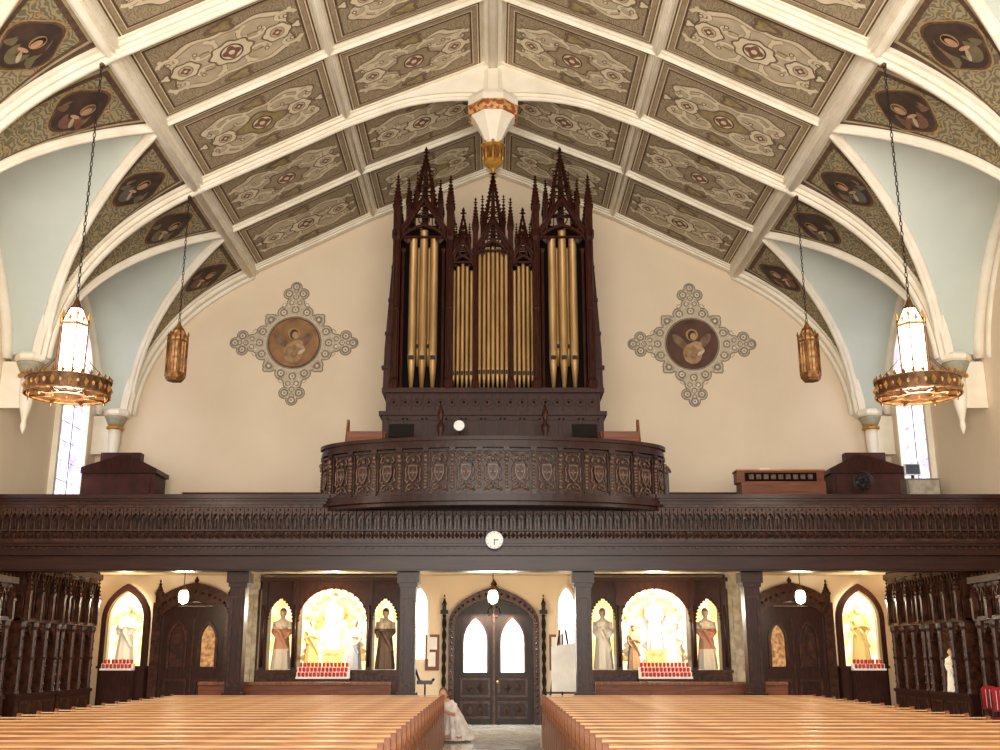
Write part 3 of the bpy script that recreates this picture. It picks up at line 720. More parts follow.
# ---------------- wall medallions ----------------
STG=mat('stencil_grey',(150,136,116),.9,c2=(130,118,100),scale=9)
STL=mat('stencil_light',(208,191,166),.9,c2=(194,177,152),scale=9)
STW=mat('stencil_pale',(234,216,192),.9)
MGOLD=mat('medallion_ground',(164,126,84),.85,c2=(128,90,60),scale=2)
def medallion(cx,cz,robe,wing,hairc,lab,bg):
    y=YB; r=thing('wall_medallion',(cx,y,cz),lab,'wall painting','cross shaped wall paintings')
    p=MB(STG,STL,STW); cnt=[0]
    def nx(off): cnt[0]+=1; return off+cnt[0]*.00004
    def ring(x,z,r0,r1,m,off,n=28):
        o=nx(off); V=[];F=[]
        for i in range(n): V.append((x+r0*math.cos(2*pi*i/n),y-o,z+r0*math.sin(2*pi*i/n))); V.append((x+r1*math.cos(2*pi*i/n),y-o,z+r1*math.sin(2*pi*i/n)))
        for i in range(n): j=(i+1)%n; F.append([2*i,2*i+1,2*j+1,2*j])
        p.add(V,F,m)
    def dsc(x,z,r0,m,off,n=18):
        o=nx(off); p.face([(x+r0*math.cos(2*pi*i/n),y-o,z+r0*math.sin(2*pi*i/n)) for i in range(n)],m)
    def q(k,u,v):
        a=k*pi/2; c,s=math.cos(a),math.sin(a); return cx+u*c-v*s, cz+u*s+v*c
    discs=[]
    for k in range(4):
        for u,v,rr in ((.98,0,.36),(.92,.33,.21),(.92,-.33,.21),(1.24,.12,.16),(1.24,-.12,.16),(1.40,0,.18),(1.52,.21,.18),(1.52,-.21,.18),(1.56,0,.18),(1.72,0,.18)):
            discs.append(q(k,u,v)+(rr,))
        c,s=math.cos(k*pi/2+pi/4),math.sin(k*pi/2+pi/4)
        discs.append((cx+.96*c,cz+.96*s,.22)); discs.append((cx+1.14*c,cz+1.14*s,.09))
    for x,z,rr in discs: dsc(x,z,rr,STG,.006)
    ring(cx,cz,.6,1.0,STG,.006,48)
    for x,z,rr in discs: dsc(x,z,max(.02,rr-.035),STL,.012)
    ring(cx,cz,.6,.97,STL,.012,48)
    for k in range(4):
        for u,v,rr in ((1.02,0,.12),(.93,.34,.12),(.93,-.34,.12),(1.24,.12,.08),(1.24,-.12,.08),(1.42,0,.09),(1.52,.21,.12),(1.52,-.21,.12),(1.60,0,.07),(1.74,0,.12)):
            x,z=q(k,u,v); ring(x,z,rr*.62,rr,STG,.02,16); dsc(x,z,rr*.58,STW,.02,12)
            if rr>.08: dsc(x,z,rr*.25,STG,.026,8)
        for u,v in ((1.14,.0),(1.12,.2),(1.12,-.2),(1.32,.08),(1.32,-.08),(1.50,.06),(1.50,-.06),(1.66,.12),(1.66,-.12)):
            x,z=q(k,u,v); dsc(x,z,.032,STW,.02,8)
        for s_ in (-1,1):
            for u0,v0,r0 in ((1.12,.32,.10),(.78,.52,.10)):
                for j in range(7):
                    a=j*.55; x,z=q(k,u0+r0*math.cos(a)*(1-j*.06),s_*(v0+r0*math.sin(a)*(1-j*.06))); dsc(x,z,.018,STG,.021,6)
        c,s=math.cos(k*pi/2+pi/4),math.sin(k*pi/2+pi/4)
        ring(cx+1.0*c,cz+1.0*s,.05,.11,STG,.02,16); dsc(cx+1.0*c,cz+1.0*s,.04,STW,.026,10)
    ring(cx,cz,.78,.81,STG,.02,48); ring(cx,cz,.83,.845,STW,.02,48)
    for k in range(40):
        a=2*pi*k/40; dsc(cx+.885*math.cos(a),cz+.885*math.sin(a),.02,STW,.02,6)
    p.obj('stencilled_cross',r)
    def pdisc(P_,rad,y0,n=40): P_.prism([(cx+rad*math.cos(2*pi*i/n),cz+rad*math.sin(2*pi*i/n)) for i in range(n)],y-y0,y-.001,'Y',0)
    p=MB(SPB); pdisc(p,.77,.045); p.obj('medallion_rim',r)
    p=MB(bg); pdisc(p,.73,.05); p.obj('painted_ground',r)
    p=MB(robe,wing,SKIN,hairc,HALO)
    def bl(x,z,rx,rz,m,off,rot=0,n=22):
        P=[]
        for i in range(n):
            t=2*pi*i/n; a=rx*math.cos(t);b=rz*math.sin(t); P.append((cx+x+a*math.cos(rot)-b*math.sin(rot),cz+z+a*math.sin(rot)+b*math.cos(rot)))
        p.prism(P,y-off-.026,y-.04,'Y',m)
    bl(-.36,.06,.30,.12,wing,.028,-.8); bl(.36,.08,.28,.12,wing,.029,.9)
    bl(0,-.30,.28,.32,robe,.032); bl(.1,-.1,.2,.17,robe,.034,.3); bl(.0,.27,.18,.18,HALO,.036); bl(.0,.25,.12,.15,hairc,.038); bl(.03,.22,.085,.11,SKIN,.040)
    bl(.2,-.12,.17,.05,SKIN,.042,-.5); bl(-.12,-.2,.17,.06,robe,.044,.5); bl(.24,-.28,.13,.05,STL,.046,.6)
    p.obj('painted_angel',r)
HAIR=mat('painted_hair',(86,54,34),.85); R3=mat('painted_sand_robe',(182,150,110),.85,c2=(140,106,74),scale=6)
MB2=mat('medallion_ground_dark',(104,72,60),.85,c2=(78,52,42),scale=2)
medallion(-5.86,10.7,R3,WING,HAIR,'painted winged angel in round golden brown medallion on grey cross',MGOLD)
medallion(5.86,10.66,R3,WING,HAIR,'painted angel bust in dark red medallion on grey cross',MB2)
# ---------------- hanging lanterns ----------------
def lantern(X,Y,zb,zt,ztop,lit,lab):
    r=thing('hanging_lantern',(X,Y,ztop),lab,'hanging lamp','hanging nave lanterns')
    gl=GLOW if lit else AMBER; H=zt-zb; R=.25 if lit else .235; ft=.6 if lit else .9
    mb=MB(gl); mb.lathe(X,Y,[(R*.9,zb+.10*H),(R*.94,zb+.66*H),(R*.60,zb+.80*H),(R*.35,zb+.88*H)],6,smooth=False); mb.obj('lamp_glass',r)
    FR=GILT if lit else BRONZEG
    mb=MB(BRONZE if lit else BRONZEG,FR)
    def hexr(z0,z1,ra,rb,m=0): mb.lathe(X,Y,[(ra,z0),(rb,z1)],6,m,smooth=False)
    if not lit: hexr(zb+.04*H,zb+.13*H,R,R*1.06); hexr(zb,zb+.05*H,R*.8,R)
    else: hexr(zb+.04*H,zb+.09*H,R,R*1.04)
    hexr(zb+.64*H,zb+.67*H,R*1.04,R*1.06,1)
    for k in range(6):
        a=k*pi/3; x,y=X+R*math.cos(a),Y+R*math.sin(a)
        mb.tube([(x,y,zb+.08*H),(x,y,zb+.72*H)],.022*ft,5); mb.octa((x,y,zb+.76*H),(.03,.03,.09),1)
        mb.tube([(x,y,zb+.68*H),(X+.10*math.cos(a),Y+.10*math.sin(a),zb+.88*H)],.016*ft,5)
        a2=a+pi/6
        c0=(X+R*.88*math.cos(a2),Y+R*.88*math.sin(a2))
        mb.octa((c0[0],c0[1],zb+.72*H),(.035,.035,.08),1)
        if not lit:
            for f in (-.33,0,.33): mb.tube([(c0[0]-f*R*math.sin(a2),c0[1]+f*R*math.cos(a2),zb+.14*H),(c0[0]-f*R*math.sin(a2),c0[1]+f*R*math.cos(a2),zb+.64*H)],.010,4)
        else: mb.tube([(c0[0],c0[1],zb+.1*H),(c0[0],c0[1],zb+.64*H)],.007,4)
    hexr(zb+.84*H,zb+.88*H,.11,.10); hexr(zb+.88*H,zt,.09,.02)
    mb.obj('lantern_frame',r)
    mb=MB(IRON); z=zt-.02; k=0
    while z<ztop:
        a=pi/2*(k%2); dx,dy=math.cos(a),math.sin(a); n=8
        mb.tube([(X+dx*.022*math.cos(2*pi*i/n),Y+dy*.022*math.cos(2*pi*i/n),z+.05+.06*math.sin(2*pi*i/n)) for i in range(n)],.009,4,closed=True)
        z+=.098; k+=1
    mb.obj('chain',r)
    mb=MB(BRONZE); mb.lathe(X,Y,[(.03,ztop-.12),(.07,ztop-.06),(.08,ztop)],10); mb.obj('ceiling_rose',r)
    if lit:
        n=32; zr0=6.14; zr1=6.42; RR=.70
        mb=MB(BRONZE,GILT,RB,BRONZEG)
        def circ(rad): return [(X+rad*math.cos(2*pi*i/n),Y+rad*math.sin(2*pi*i/n)) for i in range(n)]
        mb.strip(circ(RR-.03),circ(RR),zr0,zr1,'Z',0,True); mb.strip(circ(RR-.04),circ(RR+.02),zr1-.02,zr1,'Z',3,True); mb.strip(circ(RR-.04),circ(RR+.02),zr0,zr0+.03,'Z',3,True)
        mb.strip(circ(.26),circ(.36),zr0,zr0+.02,'Z',0,True)
        for i in range(8):
            a=2*pi*i/8; mb.tube([(X+.3*math.cos(a),Y+.3*math.sin(a),zr0+.01),(X+RR*math.cos(a),Y+RR*math.sin(a),zr0+.01)],.02,4,0)
        for i in range(28):
            a=2*pi*i/28; mb.octa((X+RR*math.cos(a),Y+RR*math.sin(a),zr1+.03),(.035,.035,.06),3)
        for i in range(16):
            a=2*pi*i/16; mb.octa((X+(RR+.0)*math.cos(a),Y+(RR+.0)*math.sin(a),(zr0+zr1)/2),(.05,.05,.08),1)
            a+=pi/16; mb.ell((X+(RR+.0)*math.cos(a),Y+(RR+.0)*math.sin(a),(zr0+zr1)/2),(.03,.03,.045),6,4,2)
        for i in range(8):
            a=2*pi*i/8; mb.ell((X+(RR-.03)*math.cos(a),Y+(RR-.03)*math.sin(a),zr0-.02),(.025,.025,.05),8,5,0)
        mb.obj('corona_ring',r)
        mb=MB(IRON)
        for i in range(6):
            a=2*pi*i/6; mb.tube([(X+(RR-.05)*math.cos(a),Y+(RR-.05)*math.sin(a),zr1),(X+.22*math.cos(a),Y+.22*math.sin(a),zb+.3*H)],.007,4)
        mb.obj('suspension_rod',r)
        l=bpy.data.lights.new('lamp_light','POINT'); l.energy=260; l.color=(1,.88,.70); l.shadow_soft_size=.3
        o=bpy.data.objects.new('lamp_light',l); o.location=(X,Y,5.75); COL.objects.link(o)
for sd in (-1,1):
    lantern(sd*7.38,18,6.4,7.95,12.62,True,'glowing lantern with gilded bronze ring hanging on chain')
    lantern(sd*7.38,24,7.95,9.4,12.62,False,'unlit bronze hexagonal lantern hanging on long chain')
# ---------------- columns under gallery ----------------
for i,x in enumerate((-5.6,-1.86,1.98,5.68)):
    r=thing('gallery_column',(x,24.05,0),'square dark wooden column carrying the gallery','column','gallery columns')
    mb=MB(DARK,DARK2); mb.box(x-.17,x+.17,23.87,24.21,.5,3.25,0)
    mb.strip([(x-.09,1.2),(x+.09,1.2),(x+.09,3.0),(x-.09,3.0)],[(x-.13,1.15),(x+.13,1.15),(x+.13,3.05),(x-.13,3.05)],23.85,23.88,'Y',1,True)
    mb.obj('shaft',r)
    mb=MB(DARK); mb.box(x-.25,x+.25,23.80,24.30,0,.95); mb.box(x-.21,x+.21,23.83,24.27,.95,1.02); mb.obj('plinth',r)
    mb=MB(DARK); mb.box(x-.20,x+.20,23.84,24.26,3.25,3.34); mb.box(x-.24,x+.24,23.80,24.30,3.34,3.57); mb.obj('capital',r)
# ---------------- pews ----------------
def pew(x0,x1,Y):
    r=thing('pew',((x0+x1)/2,Y,0),'honey oak church pew with panelled back','pew','nave pews')
    mb=MB(OAK); mb.add([(x0,Y+.0,.45),(x1,Y,.45),(x1,Y+.08,.95),(x0,Y+.08,.95),(x0,Y+.03,.45),(x1,Y+.03,.45),(x1,Y+.11,.95),(x0,Y+.11,.95)],[[0,1,2,3],[4,5,6,7],[0,1,5,4],[1,2,6,5],[2,3,7,6],[3,0,4,7]])
    mb.box(x0,x1,Y+.0,Y+.03,.1,.45)
    mb.box(x0,x1,Y+.11,Y+.2,.72,.735)
    mb.obj('backrest',r)
    mb=MB(OAKT); mb.box(x0,x1,Y+.075,Y+.115,.967,.982); mb.obj('top_rail',r)
    mb=MB(OAK); mb.box(x0,x1,Y-.4,Y+.02,.42,.46); mb.box(x0,x1,Y-.4,Y-.37,.36,.42); mb.obj('seat',r)
    for x in (x0,x1):
        mb=MB(OAK2); mb.prism([(Y-.42,0),(Y+.12,0),(Y+.14,.5),(Y+.14,.97),(Y+.12,1.0),(Y+.07,1.0),(Y+.02,.85),(Y-.08,.68),(Y-.3,.62),(Y-.42,.6)],x-.03,x+.03,'X')
        mb.obj('pew_end',r)
    return r
for sd in (-1,1):
    a,b=sorted((sd*1.05,sd*6.75)); p0=pew(a,b,23.35)
    for k in range(1,22):
        dup(p0,loc=((a+b)/2,23.35-.68*k,0))
for sd in (-1,1):
    r=thing('back_screen',(sd*4.1,24.9,0),'low brown wooden screen behind the last pews','wooden screen','rear screens')
    a,b=sorted((sd*2.3,sd*6.6))
    mb=MB(BRN); mb.box(a,b,24.9,24.98,0,1.16)
    for k in range(7):
        x=a+(b-a)*(k+.5)/7; mb.box(x-.24,x+.24,24.88,24.9,.25,1.0)
    mb.obj('screen_panel',r)
    mb=MB(OAK2); mb.box(a,b,24.84,25.04,1.16,1.22); mb.obj('screen_rail',r)
# ---------------- rear wall under gallery ----------------
NICHE=mat('niche_gold_glow',(255,240,200),.6,c2=(248,206,130),scale=6,emit=1.5,lo=.4,hi=.6)  # gold ground with the niche lamp's light put in as its own glow
NICHB=mat('niche_sky_glow',(250,242,222),.6,c2=(250,218,150),scale=2.5,emit=1.3)  # same painted glow for the right shrine's background
GRL=mat('niche_gilded_relief_glow',(250,220,150),.5,.2,c2=(220,170,90),scale=8,emit=.5)  # gilding that also glows, imitating the lit niche
PANE=mat('door_glass',(255,255,248),.3,c2=(244,246,240),emit=4.0)
DG=mat('door_green_black',(40,28,20),.4,c2=(24,16,12),scale=5,stretch=(4,4,.6),spec=.2)
YW=YB
mb=MB(DG,PANE,GILT,DARK2)
x0,x1=-1.05,1.10; xm=(x0+x1)/2
mb.prism([(x0,0),(x1,0),(x1,2.6)]+arch(x0,x1,2.6,.75)[::-1][1:-1]+[(x0,2.6)],YW-.12,YW-.02,'Y',0)
for a,b in ((xm-.95,xm-.06),(xm+.06,xm+.95)):
    c=(a+b)/2
    mb.prism(lancet(c-.31,c+.31,1.35,2.15,.62),YW-.16,YW-.12,'Y',1)
    frame_arch(mb,c-.31,c+.31,1.35,2.15,.62,.05,YW-.2,YW-.12,'Y',3)
    for z0,z1 in ((.15,.6),(.7,1.2)):
        mb.strip([(a+.1,z0+.06),(b-.1,z0+.06),(b-.1,z1-.06),(a+.1,z1-.06)],[(a+.04,z0),(b-.04,z0),(b-.04,z1),(a+.04,z1)],YW-.16,YW-.12,'Y',3,True)
        for xx in (a+.3,b-.3): mb.octa((xx,YW-.14,(z0+z1)/2),(.1,.03,.16),3)
mb.box(xm-.03,xm+.03,YW-.17,YW-.12,0,3.2,3); mb.ell((xm+.1,YW-.2,1.1),.04,8,5,2)
for i in range(12):
    a_=i*pi/6; mb.octa((xm+.16*math.cos(a_),YW-.13,2.95+.16*math.sin(a_)),.035,3)
struct(mb,'door_1')
r=thing('door_surround',(0,YW,0),'dark carved ogee door surround with twisted columns','door frame')
mb=MB(DARK2)
ins=lancet(x0,x1,0,2.6,.75)
ogee=lancet(x0-.16,x1+.16,0,2.65,.98)
mb.strip(ins,ogee,YW-.3,YW-.01)
for a_,b_ in arch(x0-.08,x1+.08,2.62,.86,10): mb.octa((a_,YW-.31,b_),.05)
mb.octa((xm,YW-.2,3.70),(.09,.09,.14))
for sd in (-1,1):
    crocket_line(mb,(xm+sd*1.0,YW-.2,3.05),(xm,YW-.2,3.64),7,.055)
    for k in range(16): mb.octa((xm+sd*1.16,YW-.31,.3+k*.15),.04)
mb.obj('arch_moulding',r)
for sd in (-1,1):
    mb=MB(DG); x=xm+sd*1.36
    mb.box(x-.09,x+.09,YW-.30,YW-.04,0,.5); mb.box(x-.10,x+.10,YW-.32,YW-.02,2.9,3.0)
    for j in range(2): mb.tube([(x+.03*math.cos(k*.7+j*pi),YW-.17+.03*math.sin(k*.7+j*pi),.5+k*.068) for k in range(36)],.035,6)
    pinnacle(mb,x,YW-.17,3.0,3.4,.05,.4,3,.03); mb.obj('twisted_column',r)
dn=1
for sd in (-1,1):
    dn+=1; xc=sd*8.2; mb=MB(DARK,AMBER,DARK2)
    mb.box(xc-.9,xc+.9,YW-.1,YW-.02,0,3.1,0)
    for c in (xc-.42,xc+.42):
        mb.prism(lancet(c-.18,c+.18,1.5,2.2,.4),YW-.13,YW-.1,'Y',1 if abs(c)<8.2 else 2)
        frame_arch(mb,c-.20,c+.20,1.45,2.2,.42,.07,YW-.17,YW-.1,'Y',2)
        mb.strip([(c-.25,.3),(c+.25,.3),(c+.25,1.1),(c-.25,1.1)],[(c-.32,.22),(c+.32,.22),(c+.32,1.18),(c-.32,1.18)],YW-.15,YW-.1,'Y',2,True)
    mb.box(xc-.02,xc+.02,YW-.14,YW-.1,0,2.8,2)
    struct(mb,'door_%d'%dn)
    r=thing('side_door_surround',(xc,YW,0),'dark wooden gothic surround around side doors','door frame','side door surrounds')
    mb=MB(DARK2)
    for x in (xc-1.0,xc+1.0): mb.box(x-.12,x+.12,YW-.25,YW-.01,0,3.2); pinnacle(mb,x,YW-.13,3.2,3.8,.08,.4,4,.04)
    mb.strip(arch(xc-.9,xc+.9,2.75,.5),arch(xc-1.02,xc+1.02,3.15,.6),YW-.22,YW-.01); mb.box(xc-1.1,xc+1.1,YW-.2,YW-.01,3.12,3.2)
    for a_,b_ in arch(xc-.95,xc+.95,2.95,.55,8): mb.octa((a_,YW-.23,b_),.05)
    mb.octa((xc,YW-.15,3.8),(.07,.07,.12)); mb.obj('surround_frame',r)
for x in (-2.02,2.02):
    wn+=1; mb=MB(WINW,TRIM); mb.prism(lancet(x-.22,x+.22,1.7,3.1,.5),YW-.05,YW-.01,'Y',0); frame_arch(mb,x-.22,x+.22,1.7,3.1,.5,.07,YW-.1,YW-.01,'Y',1); struct(mb,'window_%d'%wn)
for x in (-6.68,6.68):
    mb=MB(GREY); w=.24; mb.box(x-w,x+w,YW-.3,YW,0,3.7); mb.box(x-w-.06,x+w+.06,YW-.36,YW,3.55,3.95); mb.box(x-w-.05,x+w+.05,YW-.35,YW,0,.4)
    for k in range(6): mb.box(x-w*.5,x+w*.5,YW-.33,YW-.3,.6+k*.48,.9+k*.48)
    trim(mb)
def statue(X,Y,Z,h,key,lab,arms='pray',ang=0):
    bm_={'blue':[(0,(186,190,200)),(.9,(244,236,218)),(1.52,(236,204,174)),(1.72,(244,236,222))],
     'white':[(0,(248,240,224)),(1.5,(236,204,174)),(1.74,(180,144,110))],
     'brown':[(0,(196,160,124)),(1.5,(232,196,164)),(1.72,(130,96,72))],
     'red':[(0,(240,226,204)),(.6,(206,150,120)),(1.2,(240,222,198)),(1.5,(232,196,166)),(1.73,(150,112,80))],
     'gold':[(0,(246,214,142)),(1.5,(242,208,170)),(1.74,(216,170,96))],
     'dark':[(0,(122,98,82)),(1.2,(216,200,176)),(1.5,(230,192,160)),(1.72,(90,72,60))]}[key]
    m=bandmat('statue_'+key,bm_)
    mb=MB(m)
    prof=[(.30,.0),(.29,.1),(.25,.5),(.22,.9),(.19,1.05),(.23,1.3),(.21,1.42),(.08,1.5),(.06,1.56)]
    mb.lathe(0,0,prof,20,ell=.75)
    for k in range(9):
        a=2*pi*k/9; mb.tube([(.28*math.cos(a),.21*math.sin(a),.01),(.2*math.cos(a),.15*math.sin(a),.95)],[.045,.02],6)
    mb.tube([(-.2,-.1,1.38),(.0,-.22,1.0),(.24,-.14,.55)],[.05,.06,.05],6)
    mb.ell((0,-.01,1.67),(.095,.11,.13),14,10); mb.ell((0,-.12,1.65),(.018,.03,.03)); mb.ell((0,.03,1.70),(.11,.11,.14),12,8)
    for sx in (-1,1):
        if arms=='child': path=[(sx*.22,0,1.40),(sx*.27,-.03,1.12),(-.08+sx*.1,-.26,1.2)]
        else: path=[(sx*.22,0,1.40),(sx*.27,-.05,1.12),(sx*.03,-.24,1.22)]
        mb.tube(path,[.075,.07,.04],8); e=path[-1]; mb.ell(e,(.035,.04,.055),8,6)
        mb.tube([path[1],(path[1][0]*.5+e[0]*.5,path[1][1]*.5+e[1]*.5,path[1][2]-.2)],[.07,.03],6)
    if arms=='child':
        mb.lathe(-.1,-.26,[(.09,1.12),(.08,1.3),(.04,1.38)],8); mb.ell((-.1,-.27,1.46),(.06,.06,.08),8,6)
    s=h/1.81
    o=mb.obj('saint_statue'); md=o.modifiers.new('r','REMESH'); md.mode='VOXEL'; md.voxel_size=.022; md.use_smooth_shade=True
    o.location=(X,Y,Z); o.scale=(s,s,s); o.rotation_euler=(0,0,ang)
    o['label']=lab; o['category']='statue'
    return o
def pointl(X,Y,Z,e,col=(1,.85,.6),s=.15):
    l=bpy.data.lights.new('niche_light','POINT'); l.energy=e; l.color=col; l.shadow_soft_size=s
    o=bpy.data.objects.new('niche_light',l); o.location=(X,Y,Z); COL.objects.link(o)
CSRC=[None]
def candle(loc,gname):
    if CSRC[0] is None:
        m=MB(RED,WHITE); m.lathe(0,0,[(.026,0),(.036,.025),(.038,.105),(.032,.11)],10,0); m.lathe(0,0,[(.026,.10),(.026,.12),(.004,.125)],8,1)
        CSRC[0]=m.obj('votive_candle'); o=CSRC[0]
    else: o=CSRC[0].copy(); COL.objects.link(o)
    o.location=loc; o['label']='red glass votive candle on stepped stand'; o['category']='candle'; o['group']=gname
def votive_rack(X,Y,Z,n,rows,dx,gname):
    r=thing('votive_stand',(X,Y,0),'tiered stand carrying red votive candles','candle stand','votive stands')
    mb=MB(WHITE)
    for k in range(rows): mb.box(X-n*dx/2-.03,X+n*dx/2+.03,Y+k*.12-.06,Y+k*.12+.06,Z-.05,Z+k*.12)
    mb.obj('stepped_shelf',r)
    mb=MB(DARK); mb.box(X-n*dx/2-.02,X+n*dx/2+.02,Y-.05,Y+(rows-1)*.12+.05,0,Z-.05); mb.obj('stand_base',r)
    for k in range(rows):
        for i in range(n): candle((X+(i-(n-1)/2)*dx,Y+k*.12,Z+k*.12+.001),gname)
for sd,bg in ((-1,NICHE),(1,NICHB)):
    xc=-4.32 if sd<0 else 4.38
    r=thing('side_altar',(xc,YW,0),'dark carved wooden shrine with three arched niches','shrine','rear shrines')
    mb=MB(DARK2)
    mb.box(xc-1.95,xc+1.95,YW-.9,YW-.01,0,1.35)
    mb.box(xc-1.98,xc+1.98,YW-.95,YW-.01,1.35,1.42)
    mb.obj('altar_base',r)
    mb=MB(DARK,CARV)
    op=[(-.92,.92,2.7,.85),(-1.74,-1.08,2.75,.55),(1.08,1.74,2.75,.55)]
    for a,b,zs,h in op:
        AR=rarch(xc+a,xc+b,zs,h) if b-a>1 else arch(xc+a,xc+b,zs,h)
        ins=[(xc+a,1.42)]+AR+[(xc+b,1.42)]; n=len(ins)
        out=[(xc+a-.07,1.42)]+[(xc+a-.07+(b-a+.14)*k/(n-3),3.78) for k in range(n-2)]+[(xc+b+.07,1.42)]
        mb.strip(ins,out,YW-.72,YW-.6,'Y',0)
        for k in range(0,len(AR)): mb.octa((AR[k][0],YW-.73,AR[k][1]),.04,0)
    for x in (-1.85,-1.0,1.0,1.85):
        mb.box(xc+x-.07,xc+x+.07,YW-.78,YW-.02,1.42,3.75,0); mb.tube([(xc+x,YW-.80,1.5),(xc+x,YW-.80,3.1)],.04,8,0)
    mb.box(xc-1.98,xc+1.98,YW-.8,YW-.02,3.74,3.84,0)
    mb.obj('niche_screen',r)
    mb=MB(bg); mb.box(xc-.92,xc+.92,YW-.08,YW-.03,1.42,3.72); mb.obj('niche_back',r,label='gilded niche background with painted glow')
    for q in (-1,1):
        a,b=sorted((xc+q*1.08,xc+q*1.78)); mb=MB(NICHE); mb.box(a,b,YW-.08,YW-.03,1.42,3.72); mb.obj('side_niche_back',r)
    mb=MB(GRL)
    for i in range(26):
        a=pi*i/25; L=.88 if i%2 else .68
        c=(xc,YW-.12,2.75); mb.tube([(c[0]+.2*math.cos(a),c[1],c[2]+.2*math.sin(a)),(c[0]+L*math.cos(a),c[1],c[2]+L*math.sin(a))],[.035,.008],4)
    for q in (-1,1):
        for k in range(7): mb.ell((xc+q*(.42+.06*k),YW-.14,2.75-.17*k),(.14,.05,.10),8,5)
        for k in range(5): mb.ell((xc+q*(.2+.13*k),YW-.14,3.28-.05*k*k*.6),(.09,.05,.06),8,5)
    mb.obj('gilded_relief',r)
    if sd>0:
        CL=mat('painted_cloud',(250,244,230),.9,emit=.4); CL2=mat('painted_cloud_blue_glow',(206,210,212),.9,emit=.3); mb=MB(CL,CL2)  # clouds carry a glow of their own in place of niche light
        for i in range(16):
            a=i*1.9; mb.ell((xc+.6*math.cos(a),YW-.17,2.2+.6*math.sin(a*1.3)),(.22,.04,.12),10,6,0 if i%3 else 1)
        mb.obj('painted_clouds',r)
    mb=MB(GRL); mb.box(xc-.24,xc+.24,YW-.6,YW-.2,1.42,1.9); mb.box(xc-.28,xc+.28,YW-.62,YW-.18,1.84,1.92); mb.obj('statue_pedestal',r)
    if sd<0:
        statue(xc,YW-.40,1.92,1.5,'white','white robed saint statue holding child before gold rays','child')
        statue(xc-.58,YW-.42,1.43,1.3,'gold','gilded angel statue in central niche beside the saint','pray',.3)
        statue(xc+.58,YW-.42,1.43,1.3,'blue','pale blue robed figure statue in central niche','pray',-.3)
        statue(xc-1.40,YW-.38,1.43,1.6,'red','rose and cream robed saint statue in side niche','pray')
        statue(xc+1.40,YW-.38,1.43,1.6,'dark','dark robed saint statue in side niche','child')
    else:
        statue(xc,YW-.40,1.92,1.5,'blue','blue mantled saint statue standing on clouds','pray')
        statue(xc-.58,YW-.42,1.43,1.15,'brown','small brown robed kneeling figure statue','pray',.3)
        statue(xc+.58,YW-.42,1.43,1.2,'white','small white robed figure statue in central niche','pray',-.3)
        statue(xc-1.40,YW-.38,1.43,1.6,'white','white robed saint statue in side niche','pray')
        statue(xc+1.40,YW-.38,1.43,1.6,'red','rose and cream robed saint statue in side niche','pray')
    pointl(xc,YW-1.0,3.0,150,(1,.9,.72),.2)
    votive_rack(xc+(-.1 if sd<0 else .1),YW-1.5,1.26,13,3,.10,'votive candles at shrine')
for sd in (-1,1):
    xc=sd*9.98
    r=thing('arched_niche',(xc,YW,0),'dark framed arched niche with bright golden interior','niche','corner niches')
    mb=MB(DARK); mb.box(xc-.62,xc+.62,YW-.5,YW-.01,0,1.5); frame_arch(mb,xc-.5,xc+.5,1.5,2.75,.75,.14,YW-.5,YW-.3); mb.box(xc-.66,xc+.66,YW-.55,YW-.01,1.46,1.52); mb.obj('niche_frame',r)
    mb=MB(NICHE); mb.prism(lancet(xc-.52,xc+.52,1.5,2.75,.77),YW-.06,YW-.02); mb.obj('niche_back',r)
    mb=MB(GRL)
    for i in range(17):
        a=pi*i/16; mb.tube([(xc+.2*math.cos(a),YW-.1,2.7+.2*math.sin(a)),(xc+.42*math.cos(a),YW-.1,2.7+(.42 if i%2 else .34)*math.sin(a))],[.03,.008],4)
    mb.obj('gilded_rays',r)
    statue(xc,YW-.3,1.53,1.55,'white' if sd<0 else 'gold','pale robed saint statue in arched corner niche','child' if sd<0 else 'pray')
    votive_rack(xc,YW-.85,1.46,8,2,.10,'votive candles at corner niche')
    pointl(xc,YW-.8,3.2,50,(1,.88,.66))
for x,w in ((-1.66,.15),(1.70,.12)):
    r=thing('notice_board',(x,YW,1.9),'small wooden framed notice board with papers','notice board','notice boards')
    mb=MB(BRN); mb.box(x-w-.04,x+w+.04,YW-.06,YW,1.4,2.35); mb.obj('board',r)
    mb=MB(WHITE); mb.box(x-w+.02,x+w-.02,YW-.07,YW-.06,1.95,2.28); mb.obj('paper',r)
    mb=MB(WHITE); mb.box(x-w+.04,x+w-.06,YW-.07,YW-.06,1.5,1.88); mb.obj('paper',r)
r=thing('display_easel',(1.78,27,0),'white display board leaning on wooden easel','easel')
mb=MB(WHITE); mb.prism([(1.42,.95),(2.02,.95),(2.02,2.1),(1.42,2.0)],26.9,26.94,'Y'); mb.obj('white_board',r)
mb=MB(DARK); mb.tube([(1.25,26.96,0),(1.64,27.0,2.4)],.025); mb.tube([(2.15,26.96,0),(1.78,27,2.4)],.025); mb.tube([(1.7,27.5,0),(1.7,27,2.3)],.025); mb.box(1.3,2.1,26.86,26.96,.9,.94); mb.obj('easel_frame',r)
r=thing('floor_music_stand',(-1.5,24.5,0),'thin black stand beside the kneeling person','stand')
mb=MB(BLACK); mb.tube([(-1.5,24.5,.03),(-1.5,24.5,1.25)],.02)
for a in (0,2.1,4.2): mb.tube([(-1.5,24.5,.25),(-1.5+.25*math.cos(a),24.5+.25*math.sin(a),.015)],.014)
